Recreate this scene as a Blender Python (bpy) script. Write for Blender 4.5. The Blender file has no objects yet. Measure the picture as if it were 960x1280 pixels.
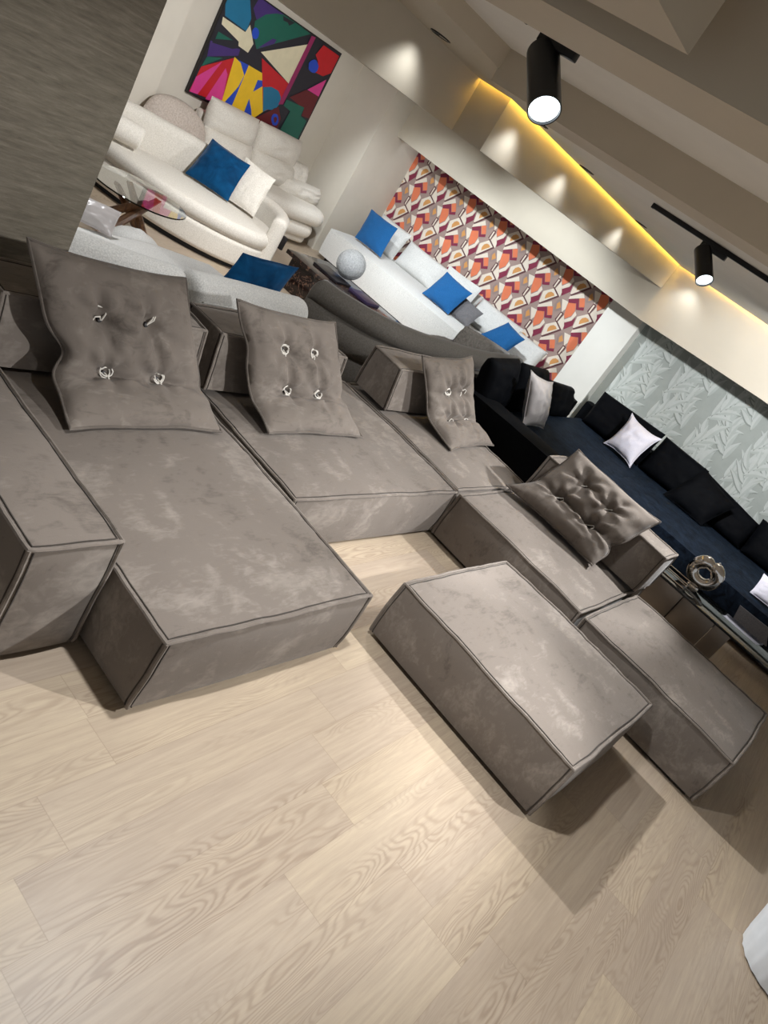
import bpy, bmesh, math, random
import numpy as np
from mathutils import Vector, Matrix, noise
random.seed(7)
SC = bpy.context.scene
COL = SC.collection
PI = math.pi
A0 = math.radians(2.1)            # the sectional stands turned by this much against the room
CA, SA = math.cos(A0), math.sin(A0)

def S(x, y, z=0.0):               # sectional's own axes -> room
    return Vector((CA*x + SA*y, -SA*x + CA*y, z))

# ------------------------------------------------------------------ materials
def srgb(r, g, b):
    f = lambda c: (c/255/12.92) if c/255 <= .04045 else ((c/255+.055)/1.055)**2.4
    return (f(r), f(g), f(b), 1)

class NT:
    def __init__(self, name):
        self.m = bpy.data.materials.new(name); self.m.use_nodes = True
        self.t = self.m.node_tree; self.b = self.t.nodes['Principled BSDF']
    def n(self, typ, **kw):
        nd = self.t.nodes.new(typ)
        for k, v in kw.items():
            if k.startswith('i_'):
                key = k[2:]
                key = int(key) if key.isdigit() else key
                nd.inputs[key].default_value = v
            else: setattr(nd, k, v)
        return nd
    def l(self, a, b): self.t.links.new(a, b)
    def coord(self, scale=(1, 1, 1), rot=(0, 0, 0), obj=True):
        c = self.n('ShaderNodeTexCoord'); mp = self.n('ShaderNodeMapping')
        mp.inputs['Scale'].default_value = scale; mp.inputs['Rotation'].default_value = rot
        self.l(c.outputs['Object'], mp.inputs[0]); return mp.outputs[0]
    def noise(self, vec, scale, detail=4, rough=.6, dist=0):
        nd = self.n('ShaderNodeTexNoise'); self.l(vec, nd.inputs['Vector'])
        nd.inputs['Scale'].default_value = scale; nd.inputs['Detail'].default_value = detail
        nd.inputs['Roughness'].default_value = rough; nd.inputs['Distortion'].default_value = dist
        return nd.outputs['Fac']
    def ramp(self, fac, stops):
        r = self.n('ShaderNodeValToRGB'); self.l(fac, r.inputs[0]); e = r.color_ramp.elements
        while len(e) < len(stops): e.new(.5)
        for el, (p, c) in zip(e, stops): el.position = p; el.color = c
        return r.outputs[0]
    def math(self, op, a, b=None, c=None):
        nd = self.n('ShaderNodeMath', operation=op)
        for i, v in enumerate((a, b, c)):
            if v is None: continue
            if isinstance(v, (int, float)): nd.inputs[i].default_value = v
            else: self.l(v, nd.inputs[i])
        return nd.outputs[0]
    def mix(self, f, a, b, mode='MIX'):
        nd = self.n('ShaderNodeMix', data_type='RGBA', blend_type=mode)
        for i, v in ((0, f), (6, a), (7, b)):
            if isinstance(v, (int, float, tuple)): nd.inputs[i].default_value = v
            else: self.l(v, nd.inputs[i])
        return nd.outputs[2]
    def bump(self, h, strength=.3, dist=.01):
        bp = self.n('ShaderNodeBump'); bp.inputs['Strength'].default_value = strength
        bp.inputs['Distance'].default_value = dist
        self.l(h, bp.inputs['Height']); self.l(bp.outputs[0], self.b.inputs['Normal'])
    def set(self, **kw):
        for k, v in kw.items():
            key = k.replace('_', ' ')
            if isinstance(v, (int, float, tuple)): self.b.inputs[key].default_value = v
            else: self.l(v, self.b.inputs[key])
        return self

def plain(name, col, rough=.6, metal=0, **kw):
    n = NT(name); v = n.coord()
    f = n.noise(v, 9, 3)
    c2 = tuple(x*.93 for x in col[:3])+(1,)
    n.set(Base_Color=n.ramp(f, [(.35, c2), (.65, col)]), Roughness=rough, Metallic=metal, **kw)
    return n.m

def suede(name, dark, mid, light, scale=1.0):
    n = NT(name); v = n.coord()
    big = n.noise(v, 2.0*scale, 4, .55, .9)
    brush = n.noise(n.coord((1.4, 1, 1.2), (.3, .2, .7)), 5.5*scale, 6, .58, 1.1)
    streak = n.noise(n.coord((3.2, 1, 2), (.1, .5, 1.1)), 11*scale, 5, .62, 1.4)
    mixf = n.math('ADD', n.math('MULTIPLY', big, .46), n.math('ADD', n.math('MULTIPLY', brush, .32), n.math('MULTIPLY', streak, .22)))
    col = n.ramp(mixf, [(.36, dark), (.46, mid), (.52, mid), (.64, light)])
    fine = n.noise(v, 420, 2, .5)
    n.set(Base_Color=col, Roughness=.82, Sheen_Weight=.15, Sheen_Roughness=.45, Specular_IOR_Level=.18)
    n.bump(n.math('ADD', n.math('MULTIPLY', fine, .5), n.noise(v, 16, 4)), .22, .006)
    return n.m

def fabric(name, c1, c2, scale=150, rough=.9, bump=.35, sheen=.1, dist=.004):
    n = NT(name); v = n.coord()
    f = n.noise(v, scale, 3, .7)
    n.set(Base_Color=n.ramp(f, [(.3, c1), (.7, c2)]), Roughness=rough, Sheen_Weight=sheen, Specular_IOR_Level=.15)
    n.bump(f, bump, dist); return n.m

def velvet(name, c1, c2, sheen=.5, tint=None, scale=6):
    n = NT(name); v = n.coord()
    f = n.noise(v, scale, 5, .6, .8)
    n.set(Base_Color=n.ramp(f, [(.35, c1), (.65, c2)]), Roughness=.75, Sheen_Weight=sheen, Sheen_Roughness=.35, Specular_IOR_Level=.08)
    if tint: n.set(Sheen_Tint=tint)
    n.bump(n.noise(v, 300, 2), .15, .003); return n.m

def paint(name, col, rough=.7):
    n = NT(name); v = n.coord()
    f = n.noise(v, 2.5, 4); g = n.noise(v, 160, 2)
    c2 = tuple(x*.94 for x in col[:3])+(1,)
    n.set(Base_Color=n.ramp(f, [(.3, c2), (.7, col)]), Roughness=rough); n.bump(g, .06, .002); return n.m

def emit(name, col, strength):
    n = NT(name)
    n.set(Base_Color=(.02, .02, .02, 1), Emission_Color=col, Emission_Strength=strength); return n.m

def wood_floor():
    n = NT('oak_planks')
    c = n.n('ShaderNodeTexCoord'); sp = n.n('ShaderNodeSeparateXYZ'); n.l(c.outputs['Object'], sp.inputs[0])
    W, L = .205, 1.32
    u = n.math('DIVIDE', sp.outputs[0], W); ui = n.math('FLOOR', u); uf = n.math('FRACT', u)
    wn = n.n('ShaderNodeTexWhiteNoise', noise_dimensions='1D'); n.l(ui, wn.inputs['W'])
    v = n.math('ADD', n.math('DIVIDE', sp.outputs[1], L), n.math('MULTIPLY', wn.outputs[0], 7.3))
    vi = n.math('FLOOR', v); vf = n.math('FRACT', v)
    pid = n.math('ADD', n.math('MULTIPLY', ui, 13.7), n.math('MULTIPLY', vi, 5.31))
    w2 = n.n('ShaderNodeTexWhiteNoise', noise_dimensions='1D'); n.l(pid, w2.inputs['W'])
    rnd = w2.outputs[0]
    # grain space: stretched along the plank, shifted per plank
    cm = n.n('ShaderNodeCombineXYZ')
    n.l(n.math('ADD', sp.outputs[0], n.math('MULTIPLY', rnd, 31.0)), cm.inputs[0])
    n.l(n.math('MULTIPLY', sp.outputs[1], .12), cm.inputs[1]); n.l(n.math('MULTIPLY', rnd, 17.0), cm.inputs[2])
    base = n.noise(cm.outputs[0], 5.2, 2.5, .5, .25)
    ring = n.math('SINE', n.math('ADD', n.math('MULTIPLY', base, 300.0), n.math('MULTIPLY', n.noise(cm.outputs[0], 40, 3), 5.0)))
    ring = n.math('POWER', n.math('ADD', n.math('MULTIPLY', ring, .5), .5), 2.2)
    mask = n.noise(cm.outputs[0], 3.1, 2)
    mask = n.math('MULTIPLY', n.math('SUBTRACT', mask, .42), 4.0); mk = n.n('ShaderNodeClamp'); n.l(mask, mk.inputs[0])
    fine = n.n('ShaderNodeMapping'); fine.inputs['Scale'].default_value = (1, .35, 1); n.l(cm.outputs[0], fine.inputs[0])
    streak = n.noise(fine.outputs[0], 70, 4, .7)
    patch = n.noise(cm.outputs[0], 4.0, 3, .6, .6)
    tone = n.mix(patch, srgb(158, 140, 122), srgb(206, 189, 161))
    tone = n.mix(n.math('MULTIPLY', rnd, .6), tone, srgb(162, 147, 134))
    g = n.math('MULTIPLY', n.math('MULTIPLY', ring, mk.outputs[0]), .7)
    tone = n.mix(g, tone, srgb(134, 114, 96))
    tone = n.mix(n.math('MULTIPLY', n.math('SUBTRACT', streak, .3), 1.1), tone, srgb(136, 120, 106))
    e1 = n.math('LESS_THAN', n.math('MINIMUM', uf, n.math('SUBTRACT', 1.0, uf)), .006)
    e2 = n.math('LESS_THAN', n.math('MINIMUM', vf, n.math('SUBTRACT', 1.0, vf)), .0012)
    seam = n.math('MAXIMUM', e1, e2)
    tone = n.mix(n.math('MULTIPLY', seam, .28), tone, srgb(110, 92, 76))
    n.set(Base_Color=tone, Roughness=.42, Specular_IOR_Level=.4)
    n.bump(n.math('ADD', n.math('MULTIPLY', streak, .4), n.math('MULTIPLY', ring, .25)), .08, .002)
    return n.m

def grasscloth():
    n = NT('grasscloth'); v = n.coord((1, 1.0, 9), (0.0, 0, 0))
    f = n.noise(v, 6, 6, .72, .4); g = n.noise(n.coord(), 1.4, 3)
    f2 = n.noise(n.coord((1, 3, 40)), 12, 3, .6)
    a = n.ramp(f, [(.3, srgb(84, 78, 66)), (.5, srgb(118, 110, 96)), (.72, srgb(150, 142, 126))])
    c = n.mix(n.math('MULTIPLY', g, .5), a, srgb(112, 112, 94))
    c = n.mix(n.math('MULTIPLY', f2, .35), c, srgb(126, 108, 96))
    n.set(Base_Color=c, Roughness=.8); n.bump(n.math('ADD', f, f2), .3, .004); return n.m

def marble():
    n = NT('dark_marble'); v = n.coord()
    w = n.noise(v, 3.2, 6, .6, 2.2)
    line = n.math('ABSOLUTE', n.math('SUBTRACT', w, .5))
    c = n.ramp(line, [(0, srgb(150, 120, 100)), (.005, srgb(70, 46, 38)), (.014, srgb(32, 20, 18)), (.3, srgb(18, 12, 12))])
    n.set(Base_Color=c, Roughness=.12); return n.m

def walnut():
    n = NT('walnut'); v = n.coord((1, 1, .25)); f = n.noise(v, 22, 5, .6, 1)
    n.set(Base_Color=n.ramp(f, [(.3, srgb(70, 44, 26)), (.7, srgb(128, 88, 56))]), Roughness=.4); return n.m

def glass(name, tint, rough=.02):
    n = NT(name); n.set(Base_Color=tint, Roughness=rough, Transmission_Weight=1.0, IOR=1.45); return n.m

TAUPE = suede('taupe_suede', srgb(90, 82, 75), srgb(114, 105, 97), srgb(140, 131, 122))
TAUPE_P = suede('taupe_suede_piping', srgb(78, 71, 65), srgb(98, 90, 83), srgb(118, 110, 102))
SEAM = suede('taupe_suede_seam', srgb(50, 45, 41), srgb(62, 56, 51), srgb(76, 70, 64))
PLINTH = plain('black_plinth', srgb(22, 21, 21), .7)
FLOOR = wood_floor()
GRASS = grasscloth()
WALLM = paint('warm_white_paint', srgb(214, 206, 192))
WALLW = paint('white_paint', srgb(226, 224, 216))
CEIL_LIT = paint('ceiling_paint_lit', srgb(238, 234, 226))  # ceiling tone raised to stand in for bounced light in the bays
CEILM = paint('beige_ceiling_paint', srgb(200, 189, 170))
BULK = paint('bulkhead_paint', srgb(200, 191, 174))
BOUCLE = fabric('pale_boucle', srgb(188, 187, 184), srgb(226, 225, 221), 120, bump=.5)
BOUCLEG = fabric('light_grey_boucle', srgb(168, 167, 163), srgb(212, 210, 205), 110, bump=.5)
IVORY = fabric('ivory_boucle', srgb(198, 191, 179), srgb(230, 224, 214), 110, bump=.4)
CREAM = fabric('cream_weave', srgb(206, 199, 187), srgb(233, 227, 217), 90, bump=.3)
BLUE = velvet('blue_velvet', srgb(6, 52, 88), srgb(12, 74, 118), .35)
BLUEL = fabric('blue_linen', srgb(24, 78, 128), srgb(36, 98, 156), 160, bump=.3)
CHAR = velvet('charcoal_chenille', srgb(76, 72, 66), srgb(94, 89, 83), .3, scale=90)
NAVY = velvet('navy_velvet', srgb(7, 12, 20), srgb(26, 36, 50), .10, (.3, .45, .7, 1), 12)
BLACKV = velvet('black_velvet', srgb(3, 4, 8), srgb(6, 8, 12), .0, None, 12)
SATIN = plain('silver_satin', srgb(176, 170, 168), .32, 0, Sheen_Weight=.3)
LILAC = fabric('pale_lilac_cotton', srgb(205, 203, 216), srgb(226, 224, 234), 140, bump=.2)
CREAM_SHADED = fabric('cream_plush_shaded', srgb(170, 156, 144), srgb(206, 194, 184), 60, bump=.3)  # cream upholstery darkened: the shade is put into this colour
GREYF = fabric('grey_swatch_cloth', srgb(92, 90, 92), srgb(116, 114, 116), 120)
BLACKM = plain('black_metal', srgb(20, 20, 21), .35, .3)
CHROME = plain('chrome', srgb(225, 220, 214), .08, 1.0)
BRONZE = plain('bronze_mirror', srgb(150, 138, 126), .34, .55)
GLASS = glass('clear_glass', (.93, .97, .96, 1))
SMOKE = plain('smoked_glass', srgb(30, 34, 36), .06, 0, Specular_IOR_Level=.7)
MARB = marble()
WALN = walnut()
CORD = plain('white_cord', srgb(222, 216, 206), .6)
RECESS = plain('dark_button', srgb(38, 34, 36), .5)
VASEM = plain('white_ceramic', srgb(222, 228, 234), .45)
DARKF = plain('dark_frame', srgb(28, 24, 24), .5)
LEDM = emit('amber_led', (1.0, .62, .08, 1), 48.0)
LAMPM = emit('cool_lamp', (.80, .92, 1.0, 1), 5.0)
DOWNM = plain('downlight_glass', srgb(40, 44, 52), .25)
BOOKM = plain('book_cover', srgb(34, 32, 36), .3)
BOOKP = plain('plum_cover', srgb(70, 58, 92), .3)

# ------------------------------------------------------------------ mesh helpers
def make_mesh(name, verts, faces, mats, midx=None, smooth=True, angle=40):
    me = bpy.data.meshes.new(name)
    me.from_pydata([tuple(v) for v in verts], [], faces)
    for m in (mats if isinstance(mats, (list, tuple)) else [mats]): me.materials.append(m)
    if midx: me.polygons.foreach_set('material_index', midx)
    if smooth:
        me.polygons.foreach_set('use_smooth', [True]*len(me.polygons))
        me.set_sharp_from_angle(angle=math.radians(angle))
    me.update()
    return me

class G:
    """collects geometry of one mesh"""
    def __init__(s): s.v = []; s.f = []
    def add(s, v, f):
        o = len(s.v); s.v += [Vector(p) for p in v]; s.f += [tuple(i+o for i in q) for q in f]; return s
    def box(s, x0, x1, y0, y1, z0, z1):
        v = [(x, y, z) for z in (z0, z1) for y in (y0, y1) for x in (x0, x1)]
        return s.add(v, [(0, 2, 3, 1), (4, 5, 7, 6), (0, 1, 5, 4), (2, 6, 7, 3), (0, 4, 6, 2), (1, 3, 7, 5)])
    def bevbox(s, x0, x1, y0, y1, z0, z1, b=.01, seg=2):
        bm = bmesh.new(); bmesh.ops.create_cube(bm, size=1)
        for v in bm.verts:
            v.co = Vector(((x0+x1)/2+v.co.x*(x1-x0), (y0+y1)/2+v.co.y*(y1-y0), (z0+z1)/2+v.co.z*(z1-z0)))
        bmesh.ops.bevel(bm, geom=bm.edges[:], offset=b, segments=seg, affect='EDGES', profile=.5)
        bm.verts.index_update()
        s.add([v.co.copy() for v in bm.verts], [[v.index for v in f.verts] for f in bm.faces]); bm.free(); return s
    def tube(s, pts, r, n=8, closed=False, cap=True):
        pts = [Vector(p) for p in pts]; m = len(pts); rings = []
        prev = None
        for i, p in enumerate(pts):
            a = pts[(i-1) % m] if (closed or i > 0) else p
            b = pts[(i+1) % m] if (closed or i < m-1) else p
            t = (b-a).normalized() if (b-a).length > 1e-9 else Vector((0, 0, 1))
            if prev is None:
                ref = Vector((0, 0, 1)) if abs(t.z) < .9 else Vector((1, 0, 0)); u = t.cross(ref).normalized()
            else:
                u = (prev - t*prev.dot(t)); u = u.normalized() if u.length > 1e-6 else t.orthogonal().normalized()
            prev = u; w = t.cross(u)
            rr = r[i] if isinstance(r, (list, tuple)) else r
            rings.append([p + (u*math.cos(2*PI*k/n) + w*math.sin(2*PI*k/n))*rr for k in range(n)])
        v = [q for ring in rings for q in ring]; f = []
        for i in range(m if closed else m-1):
            j = (i+1) % m
            for k in range(n): f.append((i*n+k, i*n+(k+1) % n, j*n+(k+1) % n, j*n+k))
        if not closed and cap: f.append(tuple(range(n))[::-1]); f.append(tuple((m-1)*n+k for k in range(n)))
        return s.add(v, f)
    def lathe(s, prof, n=32, axis=None, origin=(0, 0, 0), closed=False):
        """prof: (r, h) pairs round an axis"""
        ax = Vector(axis or (0, 0, 1)).normalized(); u = ax.orthogonal().normalized(); w = ax.cross(u); o = Vector(origin)
        v = []; f = []
        for r, h in prof:
            for k in range(n): v.append(o + ax*h + (u*math.cos(2*PI*k/n)+w*math.sin(2*PI*k/n))*max(r, 1e-4))
        m = len(prof)
        for i in range(m if closed else m-1):
            j = (i+1) % m
            for k in range(n): f.append((i*n+k, i*n+(k+1) % n, j*n+(k+1) % n, j*n+k))
        return s.add(v, f)
    def xf(s, M): s.v = [M @ p for p in s.v]; return s

def link(name, me, parent=None):
    o = bpy.data.objects.new(name, me); COL.objects.link(o)
    if parent: o.parent = parent
    return o

def thing(name, label, cat, loc=(0, 0, 0), rz=0.0, group=None):
    o = bpy.data.objects.new(name, None); COL.objects.link(o)
    o.empty_display_size = .1; o.location = loc; o.rotation_euler = (0, 0, rz)
    o['label'] = label; o['category'] = cat
    if group: o['group'] = group
    o.matrix_basis = Matrix.Translation(Vector(loc)) @ Matrix.Rotation(rz, 4, 'Z')
    return o

def part(name, g, mat, parent, world=True, smooth=True, angle=40, midx=None, mats=None, root=None):
    """g in room coordinates when world, else in the thing's own axes. parent may be a part of root."""
    v = g.v
    if world:
        M = (root or parent).matrix_basis.inverted(); v = [M @ p for p in v]
    o = link(name, make_mesh(name, v, g.f, mats or mat, midx, smooth, angle), parent)
    return o

def single(name, g, mat, label, cat, loc, rz=0.0, group=None, smooth=True, angle=40):
    M = Matrix.Translation(Vector(loc)) @ Matrix.Rotation(rz, 4, 'Z'); Mi = M.inverted()
    o = link(name, make_mesh(name, [Mi @ p for p in g.v], g.f, mat, None, smooth, angle))
    o.matrix_basis = M; o['label'] = label; o['category'] = cat
    if group: o['group'] = group
    return o

def struct(name, g, mat, smooth=False, mats=None, midx=None):
    o = link(name, make_mesh(name, g.v, g.f, mats or mat, midx, smooth)); o['kind'] = 'structure'; return o

# -------------------------------------------------- upholstered block
def puff_block(sx, sy, sz, puff=(.015, .015, .025), keep=.35, res=.045, seed=0, wr=.004, taper=None):
    """grid over a box; faces swell, edges bow, origin at the bottom centre. returns G and the mapping"""
    def mp(a, b, c):
        g = lambda t: keep+(1-keep)*max(0, 1-t*t)**.75
        c01 = max(c, 0)
        x = a*sx/2 + puff[0]*a*g(b)*g(c); y = b*sy/2 + puff[1]*b*g(a)*g(c)
        z = (c+1)*sz/2 + puff[2]*c01*g(a)*g(b)
        if taper: x, y, z = taper(x, y, z)
        p = Vector((x, y, z)); q = p*3.1+Vector((seed*7.3, seed*3.1, 0))
        if wr and c > -.98:
            p += Vector((noise.noise(q), noise.noise(q+Vector((9, 0, 0))), noise.noise(q+Vector((0, 9, 0))))) * wr
            p += Vector((noise.noise(q*2.7), noise.noise(q*2.7+Vector((5, 0, 0))), noise.noise(q*2.7+Vector((0, 5, 0)))))*wr*.5
            q2 = Vector((p.x*14, p.y*5, p.z*8))+Vector((seed, 0, 0))
            edge = max(abs(a), abs(b), ) ** 6
            p.z += noise.noise(q2)*wr*.5*c01*(.4+.6*edge)
        return p
    nx, ny, nz = [max(3, int(round(d/res))) for d in (sx, sy, sz)]
    verts = []; key = {}; faces = []
    def vid(a, b, c):
        k = (round(a, 5), round(b, 5), round(c, 5))
        if k not in key: key[k] = len(verts); verts.append(mp(a, b, c))
        return key[k]
    lin = lambda n: [-1+2*i/n for i in range(n+1)]
    X, Y, Z = lin(nx), lin(ny), lin(nz)
    def face(P, Q, fn, flip):
        for i in range(len(P)-1):
            for j in range(len(Q)-1):
                q = [fn(P[i], Q[j]), fn(P[i+1], Q[j]), fn(P[i+1], Q[j+1]), fn(P[i], Q[j+1])]
                ids = [vid(*t) for t in q]; faces.append(tuple(ids[::-1] if flip else ids))
    face(X, Y, lambda a, b: (a, b, 1), False); face(X, Y, lambda a, b: (a, b, -1), True)
    face(X, Z, lambda a, c: (a, -1, c), False); face(X, Z, lambda a, c: (a, 1, c), True)
    face(Y, Z, lambda b, c: (1, b, c), False); face(Y, Z, lambda b, c: (-1, b, c), True)
    g = G(); g.add(verts, faces)
    return g, mp

def block_piping(mp, r=.006, bottom=False, n=28):
    g = G(); T = [-1+2*i/n for i in range(n+1)]
    loop = [(t, -1, 1) for t in T]+[(1, t, 1) for t in T[1:]]+[(-t, 1, 1) for t in T[1:]]+[(-1, -t, 1) for t in T[1:-1]]
    g.tube([mp(*q) for q in loop], r, 7, closed=True)
    for a in (-1, 1):
        for b in (-1, 1): g.tube([mp(a, b, t) for t in T], r, 7)
    if bottom:
        loop = [(a, b, -1) for a, b, _ in loop]; g.tube([mp(*q) for q in loop], r, 7, closed=True)
    return g

def upholstered(name, label, cat, x0, x1, y0, y1, z0, z1, puff=(.012, .012, .03), base=True, seed=1, group=None, taper=None, keep=.35, wr=.004, pr=.0085, res=.045):
    """a block of the sectional, x/y in the sectional's own axes"""
    t = thing(name, label, cat, S((x0+x1)/2, (y0+y1)/2, z0), -A0, group)
    b0 = .03 if base else 0
    g, mp = puff_block(x1-x0, y1-y0, z1-z0-b0, puff, keep, res, seed, wr, taper)
    up = Matrix.Translation((0, 0, b0))
    part('body', g.xf(up), TAUPE, t, world=False, angle=50)
    pp = part('piping', block_piping(mp, pr).xf(up), TAUPE, t, world=False)
    ex, ey, ez = .017/(x1-x0)*2, .017/(y1-y0)*2, .017/(z1-z0)*2
    sg = G(); T = [-1+2*i/28 for i in range(29)]
    for a0, b0_, c0 in ((1-ex, 1-ey, 1), ):
        lp_ = [(s_*a0, -b0_, c0) for s_ in T]+[(a0, s_*b0_, c0) for s_ in T[1:]]+[(-s_*a0, b0_, c0) for s_ in T[1:]]+[(-a0, -s_*b0_, c0) for s_ in T[1:-1]]
        sg.tube([mp(*q) for q in lp_], .0035, 6, closed=True)
    for a in (-1, 1):
        for b in (-1, 1):
            sg.tube([mp(a*(1-ex), b, s_) for s_ in T], .0035, 6)
            sg.tube([mp(a, b*(1-ey), s_) for s_ in T], .0035, 6)
    part('seam', sg.xf(up), SEAM, pp, world=False)
    if base:
        d = .045
        part('plinth', G().box(-(x1-x0)/2+d, (x1-x0)/2-d, -(y1-y0)/2+d, (y1-y0)/2-d, 0, b0+.004), PLINTH, t, world=False, smooth=False)
    return t

# -------------------------------------------------- cushions from a bent centre surface
def smooth_line(P, vc, w):
    """P: three points (bottom, crease, top); vc: where the crease lies"""
    P = [Vector(p) for p in P]
    def raw(v):
        if v < vc: return P[0].lerp(P[1], v/vc)
        return P[1].lerp(P[2], (v-vc)/(1-vc))
    def f(v):
        s = Vector(); n = 9
        for i in range(n):
            s += raw(v + w*(2*i/(n-1)-1))
        return s/n
    return f

def pillow_geo(surf, T, n=26, pin=.06, tufts=(), tsig=.10, crease=(), wr=.006, seed=0, ep=2.6, ee=.55, mpow=3, pinch=(), disc=0.0, rear=1.0, bw=.006):
    """surf(u,v) -> Vector, u,v in [0,1]. two skins joined at the border. returns G, border, centre-front function"""
    def warp(u, v):
        a, b = 2*u-1, 2*v-1
        k = 1-pin*(1-abs(b)**mpow); m = 1-pin*(1-abs(a)**mpow)
        for (pv, amt, sg, side) in pinch:
            k -= amt*math.exp(-((v-pv)/sg)**2) * (1 if side == 0 or a*side > 0 else 0) * abs(a)
        k *= (1-disc)+disc*math.sqrt(1-b*b/2); m *= (1-disc)+disc*math.sqrt(1-a*a/2)
        return .5+a*k/2, .5+b*m/2
    def base(u, v): return surf(*warp(u, v))
    def nrm(u, v):
        e = .01
        du = base(min(u+e, 1), v)-base(max(u-e, 0), v); dv = base(u, min(v+e, 1))-base(u, max(v-e, 0))
        return du.cross(dv).normalized()
    def h(u, v):
        a, b = abs(2*u-1), abs(2*v-1)
        e = max(0, 1-a**ep)**ee*max(0, 1-b**ep)**ee
        d = 1.0
        for (tu, tv) in tufts:
            r2 = ((u-tu)**2+(v-tv)**2)
            d -= .92*math.exp(-r2/(tsig*.55)**2)*.6 + .55*math.exp(-r2/(tsig*1.5)**2)*.6
        for (cv, amt, sg) in crease: d -= amt*math.exp(-((v-cv)/sg)**2)
        q = Vector((u*6, v*6, seed*5.7))
        d += .17*noise.noise(q)+.08*noise.noise(q*2.3)
        # radial pleats round the tufts
        for (tu, tv) in tufts:
            dx, dy = u-tu, v-tv; r = math.hypot(dx, dy)
            d += .16*math.sin(6*math.atan2(dy, dx)+seed)*math.exp(-((r-tsig*1.1)/(tsig*.8))**2)
        return T*e*max(d, .06)
    V = []; F = []
    idx = {}
    for side in (1, -1):
        for i in range(n+1):
            for j in range(n+1):
                u, v = i/n, j/n
                bord = i in (0, n) or j in (0, n)
                if bord and side == -1: idx[(side, i, j)] = idx[(1, i, j)]; continue
                p = base(u, v)
                if not bord:
                    N = nrm(u, v); p = p + N*side*h(u, v)*(1 if side == 1 else rear)
                    p += N*wr*noise.noise(Vector((u*11+seed, v*11, side)))
                else:
                    p = p + nrm(u, v)*bw*noise.noise(Vector((u*4+seed, v*4, 3.3)))
                idx[(side, i, j)] = len(V); V.append(p)
        for i in range(n):
            for j in range(n):
                q = (idx[(side, i, j)], idx[(side, i+1, j)], idx[(side, i+1, j+1)], idx[(side, i, j+1)])
                F.append(q if side == 1 else q[::-1])
    g = G(); g.add(V, F)
    border = [V[idx[(1, i, 0)]] for i in range(n)]+[V[idx[(1, n, j)]] for j in range(n)]+[V[idx[(1, n-i, n)]] for i in range(n)]+[V[idx[(1, 0, n-j)]] for j in range(n)]
    front = lambda u, v: (base(u, v)+nrm(u, v)*h(u, v), nrm(u, v))
    return g, border, front

def quad_surf(BL, BR, TR, TL, sag=0.0):
    BL, BR, TR, TL = map(Vector, (BL, BR, TR, TL))
    def f(u, v): return BL.lerp(BR, u).lerp(TL.lerp(TR, u), v)
    return f

def scatter(name, label, corners, mat, T=.07, group=None, pin=.05, seed=0, n=20, pmat=None, ee=.6, cat='pillow', wr=.006, mpow=3, disc=0.0):
    """a loose pillow given by its four corners (bottom left, bottom right, top right, top left)"""
    surf = quad_surf(*corners)
    g, border, front = pillow_geo(surf, T, n, pin, (), seed=seed, ee=ee, wr=wr, mpow=mpow, disc=disc)
    c = sum((Vector(p) for p in corners), Vector())/4
    zb = min(p.z for p in g.v)
    t = thing(name, label, cat, (c.x, c.y, zb), 0, group)
    part('cover', g, mat, t, angle=70)
    part('seam', G().tube(border, .004, 6, closed=True), pmat or mat, t)
    return t

# -------------------------------------------------- free-form upholstery
def catmull(P, n=8, closed=True):
    P = [Vector(p) for p in P]; m = len(P); out = []
    rng = range(m) if closed else range(m-1)
    for i in rng:
        if closed: a, b, c, d = P[(i-1) % m], P[i], P[(i+1) % m], P[(i+2) % m]
        else: a, b, c, d = P[max(i-1, 0)], P[i], P[i+1], P[min(i+2, m-1)]
        for k in range(n):
            t = k/n
            out.append(.5*((2*b)+(c-a)*t+(2*a-5*b+4*c-d)*t*t+(3*b-a-3*c+d)*t**3))
    if not closed: out.append(P[-1])
    return out

def puff_poly(outline, z0, z1, rnd=.06, crown=.02, n=7, inset0=None):
    """a cushion with this plan outline (list of xy, smooth and anticlockwise)"""
    O = [Vector((p[0], p[1])) for p in outline]; m = len(O)
    nor = []
    for i in range(m):
        t = (O[(i+1) % m]-O[i-1]).normalized(); nor.append(Vector((t.y, -t.x)))
    area = sum(O[i].x*O[(i+1) % m].y-O[(i+1) % m].x*O[i].y for i in range(m))
    if area < 0: nor = [-q for q in nor]
    c = sum(O, Vector((0, 0)))/m
    prof = []
    r = min(rnd, (z1-z0)/2)
    for k in range(n+1):
        a = PI/2*k/n; prof.append((r*(1-math.sin(a)), z0+r*(1-math.cos(a))))
    for k in range(n+1):
        a = PI/2*k/n; prof.append((r*(1-math.cos(a)), z1-r+r*math.sin(a)))
    g = G(); V = []; F = []
    for ins, z in prof:
        for i in range(m): p = O[i]-nor[i]*ins; V.append((p.x, p.y, z))
    last = len(prof)
    for s_ in (.75, .5, .25):
        for i in range(m):
            p = c+(O[i]-nor[i]*r-c)*s_; V.append((p.x, p.y, z1+crown*(1-s_*s_)))
    rows = last+3
    for i in range(rows-1):
        for k in range(m): F.append((i*m+k, i*m+(k+1) % m, (i+1)*m+(k+1) % m, (i+1)*m+k))
    V.append((c.x, c.y, z1+crown)); ci = len(V)-1
    for k in range(m): F.append(((rows-1)*m+k, (rows-1)*m+(k+1) % m, ci))
    F.append(tuple(range(m))[::-1])
    if area < 0: F = [q[::-1] for q in F]
    return g.add(V, F)

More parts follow.
